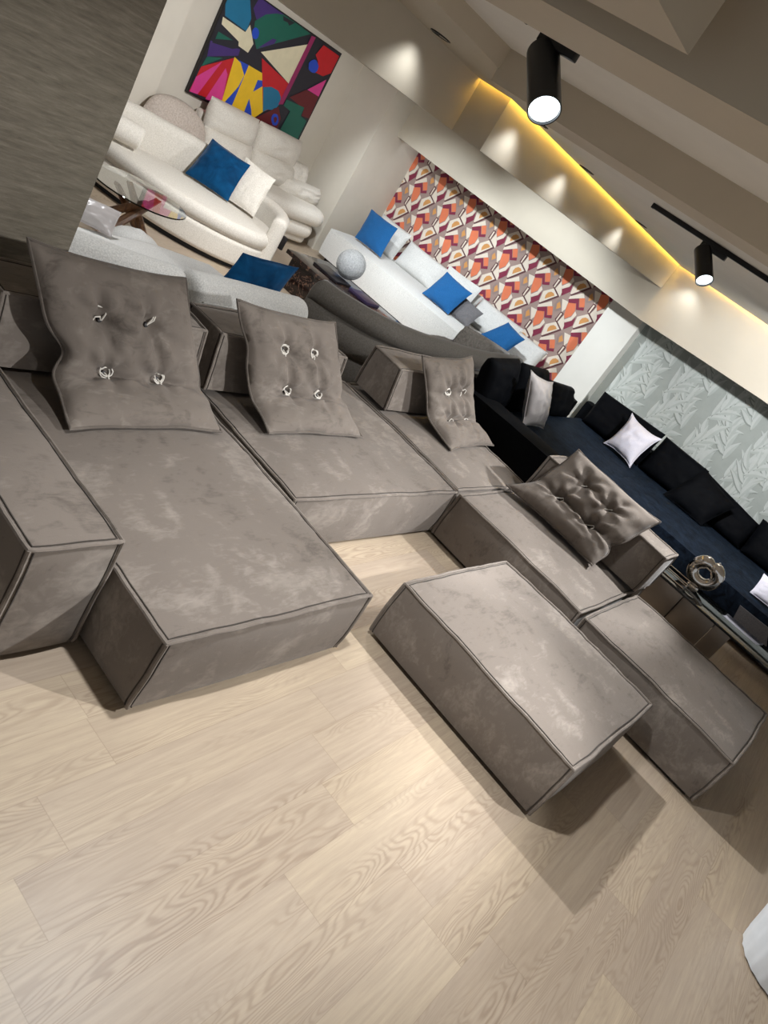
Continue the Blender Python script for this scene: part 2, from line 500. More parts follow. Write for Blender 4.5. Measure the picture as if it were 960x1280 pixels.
def sweep(path, prof, cap=.08, ncap=4, seed=0, wr=.004):
    """prof: closed list of (offset to the right of travel, z); ends rounded off"""
    P = [Vector((p[0], p[1], 0)) for p in path]; m = len(P); k = len(prof)
    co = sum(o for o, z in prof)/k; cz = sum(z for o, z in prof)/k
    rings = []
    def ring(p, t, s=1.0):
        r = Vector((t.y, -t.x, 0))
        return [p + r*(co+(o-co)*s) + Vector((0, 0, cz+(z-cz)*(.5+.5*s) if z > cz else z)) for o, z in prof]
    tan = [((P[min(i+1, m-1)]-P[max(i-1, 0)]).normalized()) for i in range(m)]
    for j in range(ncap):
        a = PI/2*(1-j/ncap); rings.append(ring(P[0]-tan[0]*cap*math.sin(a), tan[0], max(.05, math.cos(a))))
    for i in range(m): rings.append(ring(P[i], tan[i]))
    for j in range(1, ncap+1):
        a = PI/2*j/ncap; rings.append(ring(P[-1]+tan[-1]*cap*math.sin(a), tan[-1], max(.05, math.cos(a))))
    V = [q for r in rings for q in r]
    if wr: V = [q+Vector((noise.noise(q*4+Vector((seed, 0, 0))), noise.noise(q*4+Vector((0, seed, 5))), noise.noise(q*4+Vector((3, 0, seed)))))*wr for q in V]
    F = []
    for i in range(len(rings)-1):
        for j in range(k): F.append((i*k+j, i*k+(j+1) % k, (i+1)*k+(j+1) % k, (i+1)*k+j))
    F.append(tuple(range(k))[::-1]); F.append(tuple((len(rings)-1)*k+j for j in range(k)))
    g = G(); g.add(V, F)
    bm = bmesh.new(); vs = [bm.verts.new(v) for v in g.v]
    for q in g.f:
        try: bm.faces.new([vs[i] for i in q])
        except ValueError: pass
    bmesh.ops.recalc_face_normals(bm, faces=bm.faces[:]); bm.verts.index_update()
    out = G(); out.add([v.co.copy() for v in bm.verts], [[v.index for v in f.verts] for f in bm.faces]); bm.free()
    return out

def back_profile(w, z0, z1, r=None, n=6, lean=0.0):
    """rounded-top back section, centred on the path"""
    r = r or w/2; r = min(r, w/2); pts = [(-w/2, z0)]
    for i in range(n+1):
        a = PI - PI/2*i/n; pts.append((-w/2+r+r*math.cos(a)+lean, z1-r+r*math.sin(a)))
    for i in range(n+1):
        a = PI/2 - PI/2*i/n; pts.append((w/2-r+r*math.cos(a)+lean, z1-r+r*math.sin(a)))
    pts.append((w/2, z0))
    return pts
# ------------------------------------------------------------------ camera
pitch, roll, head = math.radians(24.3), math.radians(-34.7), math.radians(24.7)
f = Vector((0, math.cos(pitch), -math.sin(pitch))); r = Vector((1, 0, 0)); u = r.cross(f)
cr, sr = math.cos(roll), math.sin(roll)
ix = cr*r - sr*u; iy = cr*u + sr*r
RH = Matrix.Rotation(head, 3, 'Z')
ix, iy, f = RH @ ix, RH @ iy, RH @ f
cam = bpy.data.cameras.new('camera'); camo = bpy.data.objects.new('camera', cam); COL.objects.link(camo)
cam.sensor_fit = 'VERTICAL'; cam.sensor_height = 36; cam.sensor_width = 27; cam.lens = 27
M = Matrix.Identity(4)
for i in range(3): M[i][0], M[i][1], M[i][2] = ix[i], iy[i], -f[i]
M[2][3] = 2.2
camo.matrix_world = M; SC.camera = camo; cam.clip_start = .05
SC.view_settings.view_transform = 'Standard'; SC.view_settings.look = 'None'
SC.view_settings.gamma = 1; SC.view_settings.use_curve_mapping = False; SC.view_settings.exposure = 0.0

# ------------------------------------------------------------------ the setting
g = G(); g.box(-9, 5, -2, 11, -.1, 0); fl = struct('floor', g, FLOOR)
struct('wall_left', G().box(-3.45, -3.3, -2.0, 2.36, 0, 3.0), GRASS)
zs = lambda y: 2.60-.0285*(y-3.62)                     # the soffit falls slightly to the back
def slab(x0, x1, y0, y1, fz, t=.08):
    g = G(); n = 6; V = []; F = []
    for i in range(n+1):
        y = y0+(y1-y0)*i/n
        for x in (x0, x1): V += [(x, y, fz(y)), (x, y, fz(y)+t)]
    for i in range(n):
        a = i*4; b = a+4
        F += [(a, b, b+2, a+2), (a+1, a+3, b+3, b+1), (a, a+1, b+1, b), (a+2, b+2, b+3, a+3)]
    F += [(0, 2, 3, 1), (n*4, n*4+1, n*4+3, n*4+2)]
    return g.add(V, F)
def slabq(c, fz, t=.08):
    g = G(); V = [(x, y, fz(y)) for x, y in c]+[(x, y, fz(y)+t) for x, y in c]
    return g.add(V, [(3, 2, 1, 0), (4, 5, 6, 7)]+[(i, (i+1) % 4, (i+1) % 4+4, i+4) for i in range(4)])
struct('ceiling', slab(-3.45, -2.65, -.5, 4.59, zs, .2), CEILM)
struct('ceiling_rear', slab(-2.65, 5, 4.3, 4.59, zs, .2), CEIL_LIT)
struct('ceiling_far', slabq([(-2.998, 4.59), (5, 4.59), (5, 9.07), (-2.895, 9.07)], zs, .2), CEIL_LIT)
struct('ceiling_recess', G().box(-2.65, 5, 2.0, 3.8, 2.7, 2.8), CEIL_LIT)
struct('ceiling_near', G().box(-2.65, 5, -2.0, 2.0, 2.76, 2.86), CEILM)
struct('ceiling_lounge', G().box(-8.2, -3.4, 1.5, 9.3, 2.6, 2.7), CEILM)
struct('ceiling_beam_near', G().box(-2.65, 5, 1.68, 2.0, 2.53, 2.78), CEILM)
struct('ceiling_beam_far', G().box(-2.66, 5, 3.8, 4.3, 2.53, 2.8), CEILM)
struct('ceiling_bulkhead', G().box(-2.65, -.71, -2.0, 1.5, 2.53, 2.77), CEILM)
# bulkhead (long fascia beside the lounge); its top stays a little below the soffit for the LED gap
def fascia(path, zb, zt, t, nrm_sign=1):
    """vertical board along a plan path with its own bottom / top heights per point; t thickness to the left of travel"""
    P = [Vector((p[0], p[1], 0)) for p in path]; V = []; F = []; m = len(P)
    for i in range(m):
        a = (P[i]-P[i-1]).normalized() if i else (P[1]-P[0]).normalized()
        b = (P[i+1]-P[i]).normalized() if i < m-1 else a
        na, nb = Vector((-a.y, a.x, 0)), Vector((-b.y, b.x, 0)); q = (na+nb); q = q/max(.3, q.dot(na))
        for s_ in (0, t):
            p = P[i]+q*s_
            V += [(p.x, p.y, zb[i]), (p.x, p.y, zt[i])]
    for i in range(m-1):
        a = i*4; b = a+4
        F += [(a, b, b+1, a+1), (a+2, a+3, b+3, b+2), (a, a+2, b+2, b), (a+1, b+1, b+3, a+3)]
    F += [(0, 1, 3, 2), ((m-1)*4, (m-1)*4+2, (m-1)*4+3, (m-1)*4+1)]
    return G().add(V, F)
F1 = [(-3.3, 2.30), (-3.3, 3.62), (-3.3, 4.62), (-3.03, 4.62), (-2.93, 9.08)]
struct('trim_1', fascia(F1, [2.27, 2.25, 2.235, 2.23, 2.15], [zs(2.3)+.03, zs(3.62)+.03, zs(4.62)+.15, zs(4.62)+.15, zs(9.08)+.15], .12), BULK)
F2 = [(-7.22, 9.1), (-2.92, 9.1), (-1.3, 9.1), (5, 9.1)]
struct('trim_2', fascia(F2, [1.825, 1.752, 1.817, 1.86], [2.6, 2.6, 2.6, 2.6], .2), BULK)
# lounge and niche walls
struct('wall_lounge', G().box(-8.1, -7.7, 1.0, 5.78, 0, 2.65), WALLM)
struct('wall_painting', G().box(-8.1, -7.92, 5.7, 8.75, 0, 2.65), WALLM)
struct('wall_return', G().box(-8.1, -7.22, 8.66, 9.9, 0, 2.65), WALLM)
struct('wall_back', G().box(-7.4, 5, 9.70, 9.9, 0, 2.6), WALLW)
struct('wall_pilaster', G().box(-3.46, -2.99, 9.5, 9.72, 0, 2.5), WALLW)
struct('ceiling_niche', G().box(-7.4, 5, 9.2, 9.9, 2.5, 2.6), CEILM)

# patterned wallpaper of the niche: one mesh, coloured pieces of the repeat
PCOL = {'u': srgb(96, 58, 60), 'w': srgb(226, 214, 198), 'y': srgb(206, 148, 86), 'o': srgb(222, 122, 84),
        'b': srgb(128, 40, 66), 'g': srgb(150, 130, 124), 'm': srgb(160, 138, 130)}
PK = list(PCOL); PM = [plain('wallpaper_'+k, PCOL[k], .75) for k in PK]
TILE = [('u', [(0.46, 0.048), (0.493, 0.058), (0.613, 0.002), (0.48, -0.173), (0.443, -0.214), (0.422, -0.207), (0.577, -0.002)]), ('w', [(0.38, -0.058), (0.479, 0.045), (0.58, 0.0), (0.43, -0.198), (0.411, -0.193)]), ('y', [(0.457, -0.124), (0.439, -0.08), (0.447, -0.037), (0.479, -0.005), (0.518, -0.002), (0.548, -0.02)]), ('o', [(0.161, 0.009), (0.259, 0.059), (0.306, -0.013), (0.308, -0.093), (0.252, -0.172), (0.216, -0.135)]), ('w', [(0.316, -0.02), (0.359, -0.048), (0.346, -0.139), (0.283, -0.211), (0.256, -0.186), (0.314, -0.106)]), ('b', [(0.285, -0.213), (0.352, -0.14), (0.368, -0.073), (0.4, -0.18), (0.329, -0.285)]), ('b', [(0.141, 0.049), (0.253, 0.132), (0.323, 0.041), (0.383, 0.077), (0.401, 0.044), (0.311, -0.002), (0.262, 0.061), (0.17, 0.014)]), ('o', [(0.256, 0.138), (0.322, 0.173), (0.384, 0.082), (0.326, 0.047)]), ('w', [(0.135, 0.086), (0.266, 0.219), (0.312, 0.173), (0.14, 0.05)]), ('g', [(0.364, 0.142), (0.321, 0.216), (0.323, 0.276), (0.364, 0.316), (0.444, 0.213), (0.402, 0.157)]), ('y', [(0.38, 0.171), (0.346, 0.23), (0.362, 0.276), (0.421, 0.223)]), ('w', [(0.367, 0.318), (0.461, 0.334), (0.489, 0.24), (0.468, 0.184)]), ('u', [(0.446, 0.065), (0.457, 0.185), (0.499, 0.187), (0.506, 0.161), (0.492, 0.047)]), ('w', [(0.466, 0.067), (0.466, 0.171), (0.488, 0.172), (0.484, 0.058)]), ('w', [(0.503, 0.058), (0.519, 0.175), (0.61, 0.065), (0.621, 0.005)])]
def clip_poly(ps, x0, x1, z0, z1):
    for ax, lim, sg in ((0, x0, 1), (0, x1, -1), (1, z0, 1), (1, z1, -1)):
        out = []
        for i in range(len(ps)):
            a, b = ps[i-1], ps[i]
            da, db = sg*(a[ax]-lim), sg*(b[ax]-lim)
            if (da >= 0) != (db >= 0):
                t = da/(da-db); out.append((a[0]+(b[0]-a[0])*t, a[1]+(b[1]-a[1])*t))
            if db >= 0: out.append(b)
        ps = out
        if len(ps) < 3: return []
    return ps
def tri_fan(bm_v, n): return None
def wallpaper(name, pieces, y, x0, x1, z0, z1, mats, base):
    V = []; F = []; MI = []
    V += [(x0, y, z0), (x1, y, z0), (x1, y, z1), (x0, y, z1)]; F.append((0, 1, 2, 3)); MI.append(base)
    for ci, ps, layer in pieces:
        q = clip_poly(ps, x0, x1, z0, z1)
        if len(q) < 3: continue
        o = len(V); yy = y-.0006*(layer+1)
        a = sum(q[i-1][0]*q[i][1]-q[i][0]*q[i-1][1] for i in range(len(q)))
        if a < 0: q = q[::-1]
        V += [(px, yy, pz) for px, pz in q]; F.append(tuple(range(o, o+len(q)))); MI.append(ci)
    g = G(); g.add(V, F)
    return struct(name, g, None, False, mats, MI)
pieces = []
for i in range(-5, 6):
    for j in range(-6, 3):
        ox = -5.36+.597*i+(.298 if j % 2 else 0); oz = 1.37+.312*j
        if not (-8.2 < ox < -3): continue
        for L, (c, ps) in enumerate(TILE): pieces.append((PK.index(c), [(ox+px, oz+pz) for px, pz in ps], L))
wallpaper('wall_back_wallpaper', pieces, 9.695, -7.32, -3.3, .3, 2.05, PM, PK.index('m'))
# leaf wallpaper beside it
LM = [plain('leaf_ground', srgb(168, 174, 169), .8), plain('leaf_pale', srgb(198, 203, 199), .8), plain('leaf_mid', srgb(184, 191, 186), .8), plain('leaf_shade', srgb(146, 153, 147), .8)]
def leaf(cx, cz, ang, L, W, bend=.15):
    n = 7; a = []; b = []
    for i in range(n+1):
        t = i/n; w = W*(math.sin(PI*t**.75))*.5; c = bend*L*math.sin(PI*t)*.5
        a.append((t*L, c+w)); b.append((t*L, c-w*.85))
    ca, sa = math.cos(ang), math.sin(ang)
    R = lambda p: (cx+p[0]*ca-p[1]*sa, cz+p[0]*sa+p[1]*ca)
    up = [R(p) for p in a]; mid = [R((t*L/n, bend*L*math.sin(PI*t/n)*.5)) for t in range(n+1)]; lo = [R(p) for p in b]
    strip = lambda A, B: [q for q in ([A[i], A[i+1], B[i+1], B[i]] for i in range(n)) if abs(sum(q[k-1][0]*q[k][1]-q[k][0]*q[k-1][1] for k in range(4))) > 1e-7]
    return strip(mid, up), strip(lo, mid)
lp = []; rl = random.Random(3); Lc = 0
for i in range(0, 24):
    for j in range(-1, 9):
        cx = -3.3+.29*i+(.145 if j % 2 else 0)+rl.uniform(-.03, .03); cz = .10+.23*j+rl.uniform(-.03, .03)
        sa_ = PI/2+(.55 if (i+j) % 2 else -.45)+rl.uniform(-.12, .12)
        for k in range(7):
            s_ = k*.055; sd = 1 if k % 2 else -1; da = sd*(.62-.05*k) if k < 6 else 0
            px, pz = cx+s_*math.cos(sa_), cz+s_*math.sin(sa_); ang = sa_+da+rl.uniform(-.08, .08); L = rl.uniform(.24, .32); W = rl.uniform(.068, .09)
            h1, h2 = leaf(px, pz, ang, L, W, -sd*.16)
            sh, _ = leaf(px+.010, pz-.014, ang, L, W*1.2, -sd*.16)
            Lc = (Lc+1) % 150
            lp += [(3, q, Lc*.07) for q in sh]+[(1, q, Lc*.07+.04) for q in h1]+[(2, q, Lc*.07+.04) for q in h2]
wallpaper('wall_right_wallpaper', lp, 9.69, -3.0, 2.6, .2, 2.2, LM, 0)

# ------------------------------------------------------------------ the sectional
UP = 'taupe suede sectional modules'
upholstered('sofa_arm_module', 'long narrow taupe suede arm block at the left edge of the sectional', 'sofa module', -3.2, -1.615, 1.31, 1.655, 0, .535, (.03, .010, .025), seed=1, keep=.22, wr=.008, group=UP)
upholstered('sofa_chaise_module', 'long taupe suede chaise seat between the arm block and the middle seat', 'sofa module', -3.24, -1.265, 1.70, 2.90, 0, .375, (.03, .012, .048), seed=2, keep=.22, wr=.008, group=UP)
upholstered('sofa_seat_module', 'wide taupe suede middle seat to the right of the long chaise', 'sofa module', -3.24, -1.955, 2.96, 4.62, 0, .375, (.026, .012, .045), seed=3, keep=.22, wr=.008, group=UP)
upholstered('sofa_corner_module', 'taupe suede corner seat beyond the middle seat, beside the black sofa', 'sofa module', -3.24, -1.975, 4.665, 5.80, 0, .375, (.022, .010, .045), seed=4, keep=.22, wr=.008, group=UP)
upholstered('sofa_seat_module', 'taupe suede side seat behind the footstool carrying a slumped tufted cushion', 'sofa module', -1.925, -.785, 4.62, 5.92, 0, .375, (.010, .024, .045), seed=5, keep=.22, wr=.008, group=UP)
upholstered('sofa_end_module', 'backless taupe suede end seat at the right end of the sectional', 'sofa module', -.745, .40, 4.61, 5.66, 0, .37, (.012, .024, .055), seed=6, keep=.22, wr=.008, group=UP)
upholstered('footstool', 'large freestanding taupe suede footstool on the oak floor before the sectional', 'footstool', -1.30, -.115, 3.23, 4.38, 0, .365, (.022, .024, .04), seed=7, keep=.22, wr=.008)
# back bolsters
def lean_front(depth, top, sx):
    def tp(x, y, z):
        k = max(0, min(1, z/.34)); return (x - (depth*(1-0)*k if x > 0 else 0), y, z)
    return tp
BG = 'taupe back bolsters'
def bolster_x(label, x0, x1, y0, y1, seed):
    upholstered('bolster', label, 'bolster', x0, x1, y0, y1, .428, .742, (.012, .012, .015), False, seed, BG, lambda x, y, z: (x-(.07*min(1, z/.34) if x > 0 else 0), y, z), wr=.006)
bolster_x('taupe suede bolster behind the leftmost tufted cushion', -3.23, -2.85, 1.72, 2.83, 11)
bolster_x('taupe suede bolster behind the second tufted cushion from the left', -3.23, -2.85, 2.94, 4.03, 12)
bolster_x('taupe suede bolster on the corner seat with its square end showing', -3.20, -2.84, 4.67, 5.72, 13)
upholstered('bolster', 'taupe suede bolster behind the slumped cushion of the side seat, beside the glass table', 'bolster', -1.91, -.765, 5.53, 5.90, .428, .742, (.012, .012, .015), False, 14, BG, lambda x, y, z: (x, y+(.06*min(1, z/.34) if y < 0 else 0), z), wr=.006)

# tufted cushions
def tie(kind, p, n, side, up, root, sd):
    rr = random.Random(sd)
    g = G()
    P = lambda a, b, c: p + side*a*1.45 + up*b*1.45 + n*(c*1.2+.012)
    if kind == 'loop':
        for k in range(2):
            R = .018+.006*k; ph = rr.uniform(0, 6)
            pts = [P(R*math.cos(ph+t*.55), R*.8*math.sin(ph+t*.55)+.004, .008+.006*math.sin(t*.9+k)) for t in range(11)]
            g.tube(pts, .0036, 6)
        g.tube([P(0, 0, 0), P(.006, -.01, .014), P(.016, -.024, .008)], .0036, 6)
    elif kind == 'hook':
        g.tube([P(.004, .0, .0), P(.006, .022, .014), P(.002, .04, .018), P(-.02, .042, .016), P(-.045, .044, .014)], .0042, 6)
        g.tube([P(.0, .0, .0), P(-.012, .012, .018), P(-.028, .008, .018), P(-.034, -.012, .012), P(-.032, -.03, .008)], .0036, 6)
    elif kind == 'strand':
        g.tube([P(0, 0, 0), P(.008, .025, .016), P(.010, .05, .018), P(.002, .075, .014)], .0036, 6)
        g.tube([P(0, 0, 0), P(.014, .02, .016), P(.017, .045, .018), P(.012, .072, .014)], .0036, 6)
    else:
        g.tube([P(0, 0, 0), P(.02, .012, .012), P(.03, .004, .016), P(.022, -.012, .012)], .0036, 6)
        g.tube([P(0, 0, 0), P(-.015, -.016, .012), P(-.02, -.03, .012)], .0036, 6)
    part('tie', g, CORD, root)
    b = G().lathe([(.0, .012), (.010, .011), (.014, .006), (.014, -.004)], 12, tuple(n), tuple(p))
    part('button', b, RECESS, root)

def tufted(label, B, C, T, vc, tufts, kinds, seed, Th=.095, w=.09, pinch=(), crease=(), pin=.055):
    """B, C, T: (left, right) points of the bottom edge, crease and top edge, sectional axes"""
    Lf = smooth_line([S(*B[0]), S(*C[0]), S(*T[0])], vc, w); Rf = smooth_line([S(*B[1]), S(*C[1]), S(*T[1])], vc, w)
    surf = lambda u_, v_: Lf(v_).lerp(Rf(v_), u_)
    g, border, front = pillow_geo(surf, Th, 44, pin, tufts, .11, crease, .007, seed, ep=3.0, ee=.5, pinch=pinch, rear=.45, bw=.016)
    c = (S(*B[0])+S(*B[1]))/2
    t = thing('tufted_cushion', label, 'cushion', (c.x, c.y, min(p.z for p in g.v)), -A0, 'tufted taupe cushions')
    part('cover', g, TAUPE, t, angle=75)
    part('piping', G().tube(border, .0075, 7, closed=True), TAUPE_P, t)
    for i, (tu, tv) in enumerate(tufts):
        p, n = front(tu, tv); e = .02
        side = (front(tu+e, tv)[0]-front(tu-e, tv)[0]).normalized(); up = n.cross(side).normalized()
        tie(kinds[i], p, n, side, up, t, seed*10+i)
    return t
tufted('large tufted taupe cushion on the long chaise, leftmost of the four',
       ((-2.40, 1.89, .44), (-2.44, 2.77, .44)), ((-2.70, 1.90, .50), (-2.70, 2.80, .50)), ((-2.875, 1.72, 1.02), (-2.875, 2.52, 1.02)),
       .36, ((.30, .40), (.66, .40), (.33, .70), (.64, .72)), ('loop', 'loop', 'hook', 'strand'), 1, pinch=((.50, .17, .09, -1), (.36, .04, .06, 1)), crease=((.39, .28, .05),))
tufted('tufted taupe cushion on the middle seat, showing four ring-shaped ties',
       ((-2.45, 3.13, .44), (-2.45, 3.98, .44)), ((-2.70, 3.10, .51), (-2.70, 4.0, .51)), ((-2.875, 2.88, .98), (-2.875, 3.68, .985)),
       .36, ((.34, .42), (.68, .42), (.36, .74), (.68, .75)), ('loop', 'loop', 'loop', 'loop'), 2, pinch=((.70, .06, .10, -1), (.45, .05, .06, 1)), crease=((.41, .25, .05), (.74, .10, .04)))
tufted('tufted taupe cushion in the corner seat next to the black sofa',
       ((-2.36, 5.01, .44), (-2.44, 5.80, .44)), ((-2.68, 4.98, .50), (-2.68, 5.72, .50)), ((-2.87, 4.75, .90), (-2.87, 5.41, .985)),
       .40, ((.34, .34), (.70, .38), (.40, .68), (.72, .70)), ('curl', 'curl', 'loop', 'curl'), 3, crease=((.36, .25, .05), (.66, .28, .035)), pinch=((.62, .05, .08, 1),))
tufted('tufted taupe cushion slumped forward on the side seat behind the footstool',
       ((-1.93, 5.24, .455), (-1.05, 5.22, .455)), ((-1.83, 5.36, .565), (-1.02, 5.36, .565)), ((-1.775, 5.60, .93), (-.965, 5.60, .915)),
       .34, ((.28, .40), (.68, .40), (.33, .72), (.66, .70)), ('curl', 'curl', 'curl', 'curl'), 4, Th=.13, crease=((.40, .3, .06),), pinch=((.42, .10, .08, 1),))
# ------------------------------------------------------------------ light grey sofa, its back to the sectional
t = thing('sofa', 'light grey boucle sofa seen from behind, back to back with the taupe sectional', 'sofa', (-3.85, 3.55, 0))
def back_shell(path, root, mat, name='backrest', w=.27, z0=.14, z1=.69, cap=.06, seed=1, r=.125, seam_z=.56):
    b = part(name, sweep(catmull(path, 6, False), back_profile(w, z0, z1, r), cap, seed=seed), mat, root)
    sm = []
    P = catmull(path, 6, False)
    for i, p in enumerate(P):
        tt = (P[min(i+1, len(P)-1)]-P[max(i-1, 0)]).normalized(); rr = Vector((tt.y, -tt.x, 0)); q = Vector((p[0], p[1], 0))+rr*(w/2+.003)
        sm.append((q.x, q.y, seam_z))
    part('piping', G().tube(sm, .006, 6), mat, b, root=root)
    return b
back_shell([(-4.02, 2.10, 0), (-3.90, 2.65, 0), (-3.76, 3.05, 0), (-3.70, 3.40, 0)], t, BOUCLEG, seed=2)
back_shell([(-3.69, 3.56, 0), (-3.70, 4.0, 0), (-3.68, 4.58, 0)], t, BOUCLEG, seed=3)
part('connector', G().bevbox(-3.80, -3.66, 3.38, 3.58, .14, .60, .03), BOUCLEG, t)
part('seat', puff_poly([(-3.86, 2.3), (-3.84, 4.55), (-4.1, 4.62), (-4.60, 4.5), (-4.72, 4.0), (-4.66, 3.2), (-4.62, 2.4)], .16, .43, .08, .02), BOUCLE, t)
part('plinth', G().box(-4.5, -3.72, 2.3, 4.5, 0, .17), PLINTH, t, smooth=False)
scatter('pillow', 'dark blue velvet pillow peeking over the back of the light grey sofa', [(-3.98, 4.02, .50), (-3.95, 4.62, .46), (-3.90, 4.64, .84), (-3.92, 4.07, .82)], BLUE, .07, 'blue throw pillows', seed=2)
scatter('pillow', 'grey-white satin pillow half hidden at the edge of the grey textured wall', [(-4.70, 3.22, .46), (-4.50, 3.48, .46), (-4.60, 3.56, .61), (-4.80, 3.30, .60)], SATIN, .05, seed=3)
p = thing('pouf', 'rounded cream pouf rising behind the light grey sofa back', 'pouf', (-4.96, 4.06, 0))
part('cushion', puff_poly([(-4.96+.22*math.cos(a*PI/12), 4.06+.22*math.sin(a*PI/12), 0) for a in range(24)], .03, .37, .15, .03, 8), BOUCLE, p)
part('foot', G().lathe([(.15, 0), (.15, .04)], 20, None, (-4.96, 4.06, 0)), PLINTH, p)

# ------------------------------------------------------------------ glass table with crossed timber legs
t = thing('coffee_table', 'round glass coffee table on crossed walnut legs in front of the ivory sofa', 'table', (-5.72, 4.5, 0))
part('table_top', G().lathe([(0, .44), (.43, .44), (.436, .446), (.43, .453), (0, .453)], 56, None, (-5.72, 4.5, 0)), GLASS, t)
for a in (20, 110, 200, 290):
    aa = math.radians(a); bb = math.radians(a+150)
    p0 = Vector((-5.72+.34*math.cos(aa), 4.5+.34*math.sin(aa), .0)); p1 = Vector((-5.72+.20*math.cos(bb), 4.5+.20*math.sin(bb), .44))
    d = (p1-p0).normalized(); g = G().tube([p0+d*.0, p0+(p1-p0)*.33, p0+(p1-p0)*.66, p1], [.034, .04, .036, .03], 8)
    for i, v in enumerate(g.v): v.z = min(max(v.z, 0), .44)
    part('leg', g, WALN, t)

# ------------------------------------------------------------------ ivory curved sofa under the painting
t = thing('sofa', 'curved ivory boucle sofa facing the glass coffee table', 'sofa', (-6.4, 5.7, 0))
front = [(-7.10, 4.86), (-6.62, 4.94), (-6.12, 5.16), (-5.76, 5.52), (-5.60, 5.95), (-5.74, 6.28)]
rear = [(-6.10, 6.42), (-6.55, 6.12), (-6.95, 5.68), (-7.2, 5.2)]
O = [(p.x, p.y) for p in catmull([(a, b, 0) for a, b in front+rear], 6)]
cx, cy = -6.4, 5.6
part('base', puff_poly([(cx+(a-cx)*.985, cy+(b-cy)*.985) for a, b in O], .05, .30, .05, 0), IVORY, t)
part('plinth', puff_poly([(cx+(a-cx)*.86, cy+(b-cy)*.86) for a, b in O], 0, .06, .01, 0), PLINTH, t)
part('seat_cushion', puff_poly(O, .29, .455, .075, .02), IVORY, t)
bp = [(-7.34, 4.95, 0), (-7.28, 5.3, 0), (-7.05, 5.78, 0), (-6.72, 6.16, 0), (-6.45, 6.40, 0)]
b = part('backrest', sweep(catmull(bp, 6, False), back_profile(.20, .12, .80, .09), .05, seed=5), IVORY, t)
e = part('end_shell', sweep(catmull([(-6.50, 6.44, 0), (-6.18, 6.50, 0), (-5.88, 6.39, 0), (-5.64, 6.14, 0)], 6, False), back_profile(.16, .06, .67, .07), .05, seed=6), IVORY, t)
part('tag', G().bevbox(-5.66, -5.58, 6.24, 6.28, .38, .52, .003), DARKF, e, root=t)
g = G().lathe([(0, -.19), (.085, -.19), (.11, -.17), (.115, 0), (.11, .17), (.085, .19), (0, .19)], 28, (.5, .8, 0), (-6.93, 5.02, .60))
single('roll_cushion', g, CREAM, 'white roll cushion lying on the left end of the curved ivory sofa', 'cushion', (-6.93, 5.02, .485))
scatter('pillow', 'dark blue velvet pillow on the curved ivory sofa, overlapping a cream pillow', [(-6.68, 5.69, .49), (-6.23, 5.94, .49), (-6.33, 6.10, .89), (-6.80, 5.93, .89)], BLUE, .07, 'blue throw pillows', seed=4)
scatter('pillow', 'cream pillow tucked behind the dark blue pillow on the ivory sofa', [(-6.32, 5.98, .49), (-6.00, 6.13, .49), (-6.13, 6.31, .90), (-6.48, 6.15, .92)], CREAM, .06, seed=5)

# white sofa against the painting wall
t = thing('sofa', 'puffy white channelled sofa standing directly below the painting', 'sofa', (-7.42, 7.35, 0))
part('base', G().bevbox(-7.86, -7.12, 6.55, 8.32, .04, .24, .05, 4), CREAM, t)
def RR(x0, x1, y0, y1, r=.24, n=7):
    o = []
    for cx_, cy_, a0 in ((x1-r, y0+r, -90), (x1-r, y1-r, 0), (x0+r, y1-r, 90), (x0+r, y0+r, 180)):
        o += [(cx_+r*math.cos(math.radians(a0+90*k/n)), cy_+r*math.sin(math.radians(a0+90*k/n))) for k in range(n+1)]
    return o
part('seat_cushion', puff_poly(RR(-7.86, -7.04, 6.52, 8.42), .12, .33, .10, .0), CREAM, t)
part('seat_cushion', puff_poly(RR(-7.84, -7.0, 6.55, 8.48), .325, .54, .105, .02), CREAM, t)
def roll_pad(y0, y1, z0, z1, x, dx, seed, root, mat=CREAM, name='back_cushion'):
    g, b, fr = pillow_geo(quad_surf((x+.06, y0, z0), (x+.06, y1, z0), (x, y1, z1), (x, y0, z1)), dx, 18, .05, seed=seed, ee=.6, ep=2.8, wr=.004, disc=.25)
    return part(name, g, mat, root, angle=75)
for k, (y0, y1) in enumerate(((6.42, 7.22), (7.21, 8.02))):
    roll_pad(y0-.02, y1+.02, .52, .86, -7.58, .17, 3+k, t); roll_pad(y0-.02, y1+.02, .78, 1.16, -7.66, .16, 7+k, t)
roll_pad(7.86, 8.28, .58, .92, -7.62, .15, 12, t, CREAM, 'arm_cushion'); roll_pad(7.72, 8.56, .48, .74, -7.48, .16, 13, t, CREAM, 'arm_cushion')
part('rear_panel', G().bevbox(-7.86, -7.72, 6.45, 8.2, .2, .95, .04, 3), CREAM, t)
g, b, fr = pillow_geo(quad_surf((-7.52, 5.62, .40), (-7.44, 6.46, .40), (-7.56, 6.46, .94), (-7.64, 5.62, 1.0)), .12, 22, .0, seed=6, ee=.6, disc=.9)
o = part('arm_cushion', g, CREAM_SHADED, t, angle=75); o['label'] = 'rounded cream arm cushion with shade put into its colour'
part('arm_base', G().bevbox(-7.68, -7.44, 5.84, 6.52, .04, .46, .05, 3), CREAM, t)

